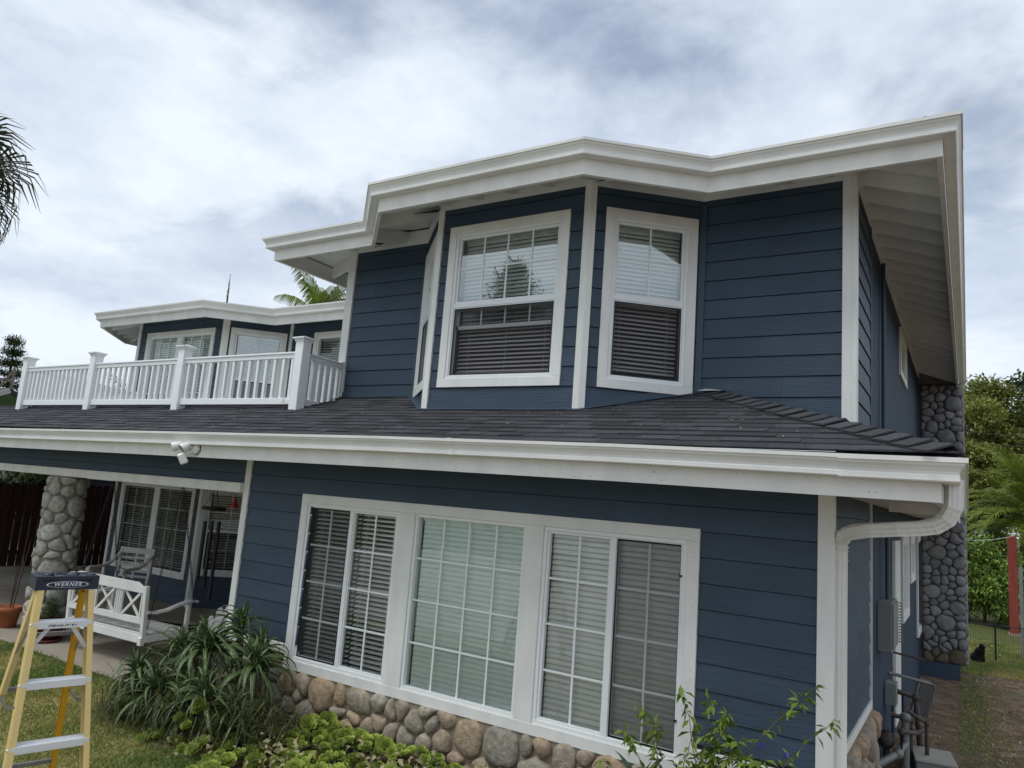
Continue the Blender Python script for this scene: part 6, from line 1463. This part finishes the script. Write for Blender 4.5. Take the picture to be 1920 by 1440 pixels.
# date palm at the right, between bush and tree
feather_palm((1.9, 28.0, -2.6), 3.0, 54, 3.0, 'large arching date palm behind the bushes at the right edge', 3, 'palm', .35, .55, (1.05, 1.05, .8), 60, .45)
feather_palm((4.4, 30.5, -2.6), 3.2, 40, 3.2, 'second darker palm farther right behind the date palm', 4, 'palmd', .35, .55, (.9, .95, .8), 50, .4)
# queen palm peeping over the roof left of the main house
feather_palm((-22.0, 20.2, -2.3), 8.4, 22, 2.6, 'feathery green palm showing above the wing roof under the left eave', 5, 'palm', .14, .75, (1.15, 1.2, .7), 52, .1, .7)
feather_palm((-20.0, 12.0, -2.3), 3.4, 16, 2.0, 'small pale palm seen between the deck balusters and the wing wall', 6, 'palmd', .10, .5, (1.6, 1.6, 1.5), 40, .2, .6)
# fan palm cut by the left edge
def fan_leaf(seed, R_=1.0):
    r = np.random.RandomState(seed); vs = []; tl = []; n = 26
    for k in range(n):
        a = -2.3 + 4.6 * k / (n - 1) + r.uniform(-.03, .03); L2 = R_ * r.uniform(.85, 1.08) * (.8 + .2 * cos(a * .6)); d = np.array([cos(a), sin(a), -.05]); s_ = np.array([-sin(a), cos(a), 0]); w_ = .024 * R_
        m = d * L2 * .62 + np.array([0, 0, .03 * (k % 2)]); e = d * L2 * .92 + np.array([0, 0, -L2 * r.uniform(.18, .5)]); b = d * .05
        vs += [b - s_ * .006, b + s_ * .006, m + s_ * w_, m - s_ * w_, m - s_ * w_, m + s_ * w_, e + s_ * .004, e - s_ * .004]; g = r.uniform(.6, 1.2); tl += [(g, g, g)] * 4 + [(g * 1.4, g * 1.25, g)] * 4
    return np.array(vs), np.array(tl, dtype=np.float32)
fpm = thing('fan_palm', (-16.05, 4.95, -2.25), 'tall fan palm whose frayed fronds enter at the left edge of the sky', 'palm')
FPH = 7.6; MB().tube([(-.0, 0, -.2), (0, 0, FPH * .5), (0, 0, FPH)], [.22, .16, .15], 12).build('trunk', 'bark', fpm)
FL = [np_mesh('fan_frond', *(lambda v, t: (v, 4, 'palmd', t))(*fan_leaf(i, 1.0))) for i in range(4)]
rf_ = random.Random(9)
for i in range(34):
    q = i / 34; el = 1.2 - 2.35 * q; az = i * 2.39996; ln = .95 + .25 * q
    d = Vector((cos(az) * cos(el), sin(az) * cos(el), sin(el))); p0 = Vector((0, 0, FPH)); p1 = p0 + d * ln + Vector((0, 0, -.15 * ln))
    fo = MB().tube([p0, (p0 + p1) / 2 + Vector((0, 0, .05)), p1], [.02, .014, .01], 5).build('petiole', 'stem', fpm)
    el2 = el - rf_.uniform(.35, .7); link('fan_frond', FL[i % 4], fo, Matrix.Translation(p1) @ Matrix.Rotation(az, 4, 'Z') @ Matrix.Rotation(-el2, 4, 'Y') @ Matrix.Rotation(rf_.uniform(-.4, .4), 4, 'X') @ Matrix.Scale(rf_.uniform(.9, 1.15), 4))

def norfolk(loc, hgt, label, seed, spread=.24, tint=1.0, n_w=16, name='norfolk_pine'):
    r = random.Random(seed); t = thing(name, loc, label, 'pine'); MB().tube([(0, 0, -.2), (.02 * hgt * .3, 0, hgt * .5), (0, 0, hgt)], [hgt * .018, hgt * .012, hgt * .003], 8).build('trunk', 'bark', t)
    cs, rs = [], []; br = MB()
    for k in range(n_w):
        q = (k + .5) / n_w; z = hgt * (.22 + .76 * q); R_ = hgt * spread * (1 - q) ** .75 * r.uniform(.8, 1.15) + hgt * .012; nb = 6
        for j in range(nb):
            if r.random() < .1: continue
            a = 2 * pi * (j + r.random() * .5) / nb + k; rr3 = R_ * r.uniform(.75, 1.12); e = Vector((rr3 * cos(a), rr3 * sin(a), z + rr3 * .14)); br.tube([(0, 0, z), (e.x * .5, e.y * .5, z + rr3 * .02), e], [hgt * .004, hgt * .003, hgt * .001], 4)
            for f_ in (.4, .6, .8, 1.0): cs.append((e.x * f_, e.y * f_, z + (e.z - z) * f_ ** 2 + hgt * .004)); rs.append((hgt * .022 * (1.5 - f_ * .5), hgt * .022 * (1.5 - f_ * .5), hgt * .009))
    br.build('branches', 'bark', t); leaf_cloud('foliage', cs, rs, int(len(cs) * 46), hgt * .016, 'leafd', t, seed, aspect=3.5, shell=.1, tint_lo=.5 * tint, tint_hi=1.2 * tint, droop=-.3)
norfolk((-37.9, 16.2, -2.3), 8.1, 'dark layered Norfolk pine beyond the left end of the deck railing', 3, .20, 1.0, 12)
norfolk((-24.6, -27.2, -2.3), 17.6, 'tall Norfolk pine across the garden, mirrored in the bay window', 7, .27, .8, 18)

def broad_tree(loc, blobs, label, seed, material='leaf', count=26000, size=.16, trunk_r=.22, name='garden_tree', group=None, **kw):
    t = thing(name, loc, label, 'tree', group); r = random.Random(seed); bx, by, bz = blobs[0][0]
    MB().tube([(0, 0, -.3), (bx * .3, by * .3, bz * .45), (bx * .7, by * .7, bz * .9)], [trunk_r, trunk_r * .7, trunk_r * .4], 10).build('trunk', 'bark', t); lb = MB()
    for (c_, r_) in blobs: lb.tube([(bx * .3, by * .3, bz * .5), (c_[0] * .6, c_[1] * .6, c_[2] * .78), c_], [trunk_r * .5, trunk_r * .3, trunk_r * .1], 6)
    lb.build('limbs', 'bark', t); cs, rs = [], []
    for (c_, r_) in blobs:
        for k in range(26):
            d = Vector((r.gauss(0, 1), r.gauss(0, 1), r.gauss(0, 1))).normalized() * r.uniform(.45, 1.0); s_ = r.uniform(.16, .34); cs.append((c_[0] + d.x * r_[0], c_[1] + d.y * r_[1], c_[2] + d.z * r_[2])); rs.append((r_[0] * s_, r_[1] * s_, r_[2] * s_ * .8))
    leaf_cloud('foliage', cs, rs, count, size, material, t, seed, shell=.3, **kw); return t
broad_tree((1.9, 36.0, -2.6), [((0, 0, 7.0), (3.0, 2.6, 2.2)), ((-2.2, -.5, 6.3), (2.0, 1.8, 1.8)), ((2.8, 0, 6.4), (2.4, 2.0, 2.0)), ((.5, -1, 4.6), (3.2, 2.2, 2.0)), ((-1.8, -1, 4.3), (1.8, 1.8, 1.8))], 'rounded yellow green tree rising above the palms at the right', 11, 'leaf', 90000, .16, tint_hi=1.6)
broad_tree((4.6, 40.0, -2.6), [((0, 0, 8.0), (3.5, 3, 2.6)), ((-3, 0, 7), (2.6, 2.4, 2.2)), ((3, 0, 7), (2.6, 2.4, 2.2))], 'darker tree behind the yellow green tree at the right edge', 12, 'leafd', 30000, .24, tint_hi=1.6)
def bush(loc, blobs, label, seed, material='hedge', count=20000, size=.12, group=None, **kw):
    t = thing('bush', loc, label, 'bush', group); st = MB(); r = random.Random(seed); cs, rs = [], []
    for c_, r_ in blobs:
        st.tube([(c_[0] * .6, c_[1] * .6, -.1), (c_[0], c_[1], c_[2])], [.05, .02], 6)
        for k in range(24):
            d = Vector((r.gauss(0, 1), r.gauss(0, 1), r.gauss(0, 1))).normalized() * r.uniform(.5, 1.0); s_ = r.uniform(.18, .36); cs.append((c_[0] + d.x * r_[0], c_[1] + d.y * r_[1], c_[2] + d.z * r_[2])); rs.append((r_[0] * s_, r_[1] * s_, r_[2] * s_))
    st.build('stems', 'bark', t); leaf_cloud('foliage', cs, rs, count, size, material, t, seed, shell=.25, aspect=2.8, **kw); return t
bush((.35, 25.6, -2.55), [((0, 0, 1.2), (1.0, .8, 1.15)), ((-.6, .3, 1.5), (.7, .7, 1.1)), ((.5, -.1, .9), (.8, .7, .9))], 'bright leafy green bush next to the chimney behind the clothes line', 21, count=26000, size=.12, tint_hi=1.7)
bush((1.9, 26.2, -2.55), [((0, 0, 1.3), (1.1, .8, 1.2)), ((.8, .2, 1.2), (.9, .8, 1.1)), ((-.6, 0, .9), (.8, .7, .9))], 'bright leafy green bush directly behind the red post', 22, count=26000, size=.12, tint_hi=1.7)
bush((1.5, 31.5, -2.55), [((0, 0, 1.9), (2.2, .9, 1.9)), ((-1.6, .2, 2.4), (1.2, .8, 1.5)), ((1.8, 0, 2.2), (1.4, .8, 1.7))], 'tall dark bush filling the gap behind the palm and the bright bushes', 27, 'leafd', count=26000, size=.16, tint_hi=1.7)
bush((3.9, 26.8, -2.55), [((0, 0, 1.3), (1.3, .9, 1.2)), ((1.0, .2, 1.2), (1.0, .9, 1.1))], 'leafy green bush beyond the right edge of the yard', 23, count=9000, size=.14)
bush((-1.6, 26.4, -2.55), [((0, 0, 1.4), (1.3, .9, 1.3))], 'leafy green bush hidden behind the chimney corner', 24, count=6000, size=.14)
# greenery behind the board fence on the left
bush((-19.0, 8.6, -2.25), [((0, 0, 1.7), (.8, 1.2, .8)), ((-.3, -1.3, 1.8), (.8, 1.0, .75)), ((-.5, -2.3, 1.8), (.8, 1.0, .8))], 'dark large leaved shrub showing over the top of the board fence', 25, 'leafd', 9000, .16, tint_hi=1.9)
bush((-19.2, 13.8, -2.25), [((0, 0, 2.9), (1.3, 1.2, .9)), ((-1.6, -.6, 2.8), (1.2, 1.0, .9))], 'yellow green shrub glimpsed through the deck balusters', 26, 'hedge', 7000, .13, tint_hi=1.5)
for j, (x, y) in enumerate(((-34, 24), (-28, 30), (-45, 12), (-52, 4))):
    broad_tree((x, y, -2.3), [((0, 0, 3.0), (3, 3, 1.6)), ((2.5, 0, 2.6), (2.4, 2.2, 1.4)), ((-2.5, 0, 2.6), (2.4, 2.2, 1.4))], ('low dark tree far behind the deck, nearest the wing', 'low dark tree far behind the wing roof', 'low dark tree left of the Norfolk pine', 'low dark tree farthest left beyond the fence')[j], 40 + j, 'leafd', 7000, .28, tint_hi=1.7)
# added unseen pale drive and white garage that bounce light and mirror in lower windows
pv = MB().box((-19, -13, -2.4), (8, .45, -2.242)).build('unseen_bounce_drive', 'drive'); tag(pv, 'unseen pale concrete drive added to bounce light onto the house', kind='structure')
og = thing('unseen_mirror_garage', (-9.5, -17.0, -2.25), 'unseen low white garage added to mirror in the lower windows', 'garage')
MB().box((-5, -3, 0), (5, 3, 2.5)).build('wall', 'white', og); MB().prism([(-3.4, 2.5), (0, 3.5), (3.4, 2.5)], (-5.3, 5.3), 'X').build('roof', 'nroof', og); MB().box((-4.2, 3.001, 0), (-1.0, 3.06, 2.1)).build('door', 'vinyl', og); MB().box((1.6, 3.001, .9), (3.2, 3.05, 2.0)).build('window', 'lens', og)
# bloom stalk behind the wing roof
bs = thing('bloom_stalk', (-21.3, 15.2, -2.3), 'thin dry spiky bloom stalk standing above the wing roof', 'flower stalk')
MB().tube([(0, 0, 0), (.05, 0, 6.0), (.08, 0, 8.1), (.06, 0, 9.1)], [.05, .04, .03, .006], 6).build('stalk', 'stem', bs)
rb = random.Random(4); bmb = MB()
for k in range(40): z = 7.6 + 1.2 * k / 40; a = rb.uniform(0, 6.28); bmb.tube([(.07, 0, z), (.07 + .045 * cos(a), .045 * sin(a), z + .10)], [.012, .003], 4)
tag(bmb.build('bracts', 'stem', bs), kind='stuff')
# overhead wires at the right
for j, (z0_, z1_, lab) in enumerate(((4.15, 4.05, 'upper thin overhead wire crossing the tree at the right'), (3.05, 2.95, 'middle thin overhead wire above the palm'), (2.75, 2.6, 'lower thin overhead wire close under the middle one'), (.75, .65, 'lowest thin wire crossing the palm fronds'))):
    pw = MB().tube([(-8, 26.5, z0_ + .5), (0, 26.5, z0_), (2, 26.5, z1_), (20, 26.5, z1_ + .8)], .007, 5).build('overhead_wire', 'pipe'); tag(pw, lab, 'wire')
for j, x in enumerate((-8, 20)):
    tp_ = thing('utility_pole', (x, 26.5, -2.6), ('wooden utility pole behind the house holding the overhead wires', 'wooden utility pole beyond the right edge holding the overhead wires')[j], 'utility pole'); MB().tube([(0, 0, -.3), (0, 0, 4 if j == 0 else 8)], .13, 10).build('pole_shaft', 'bark', tp_)
print('rosettes', cnt, 'objects', len(bpy.data.objects))
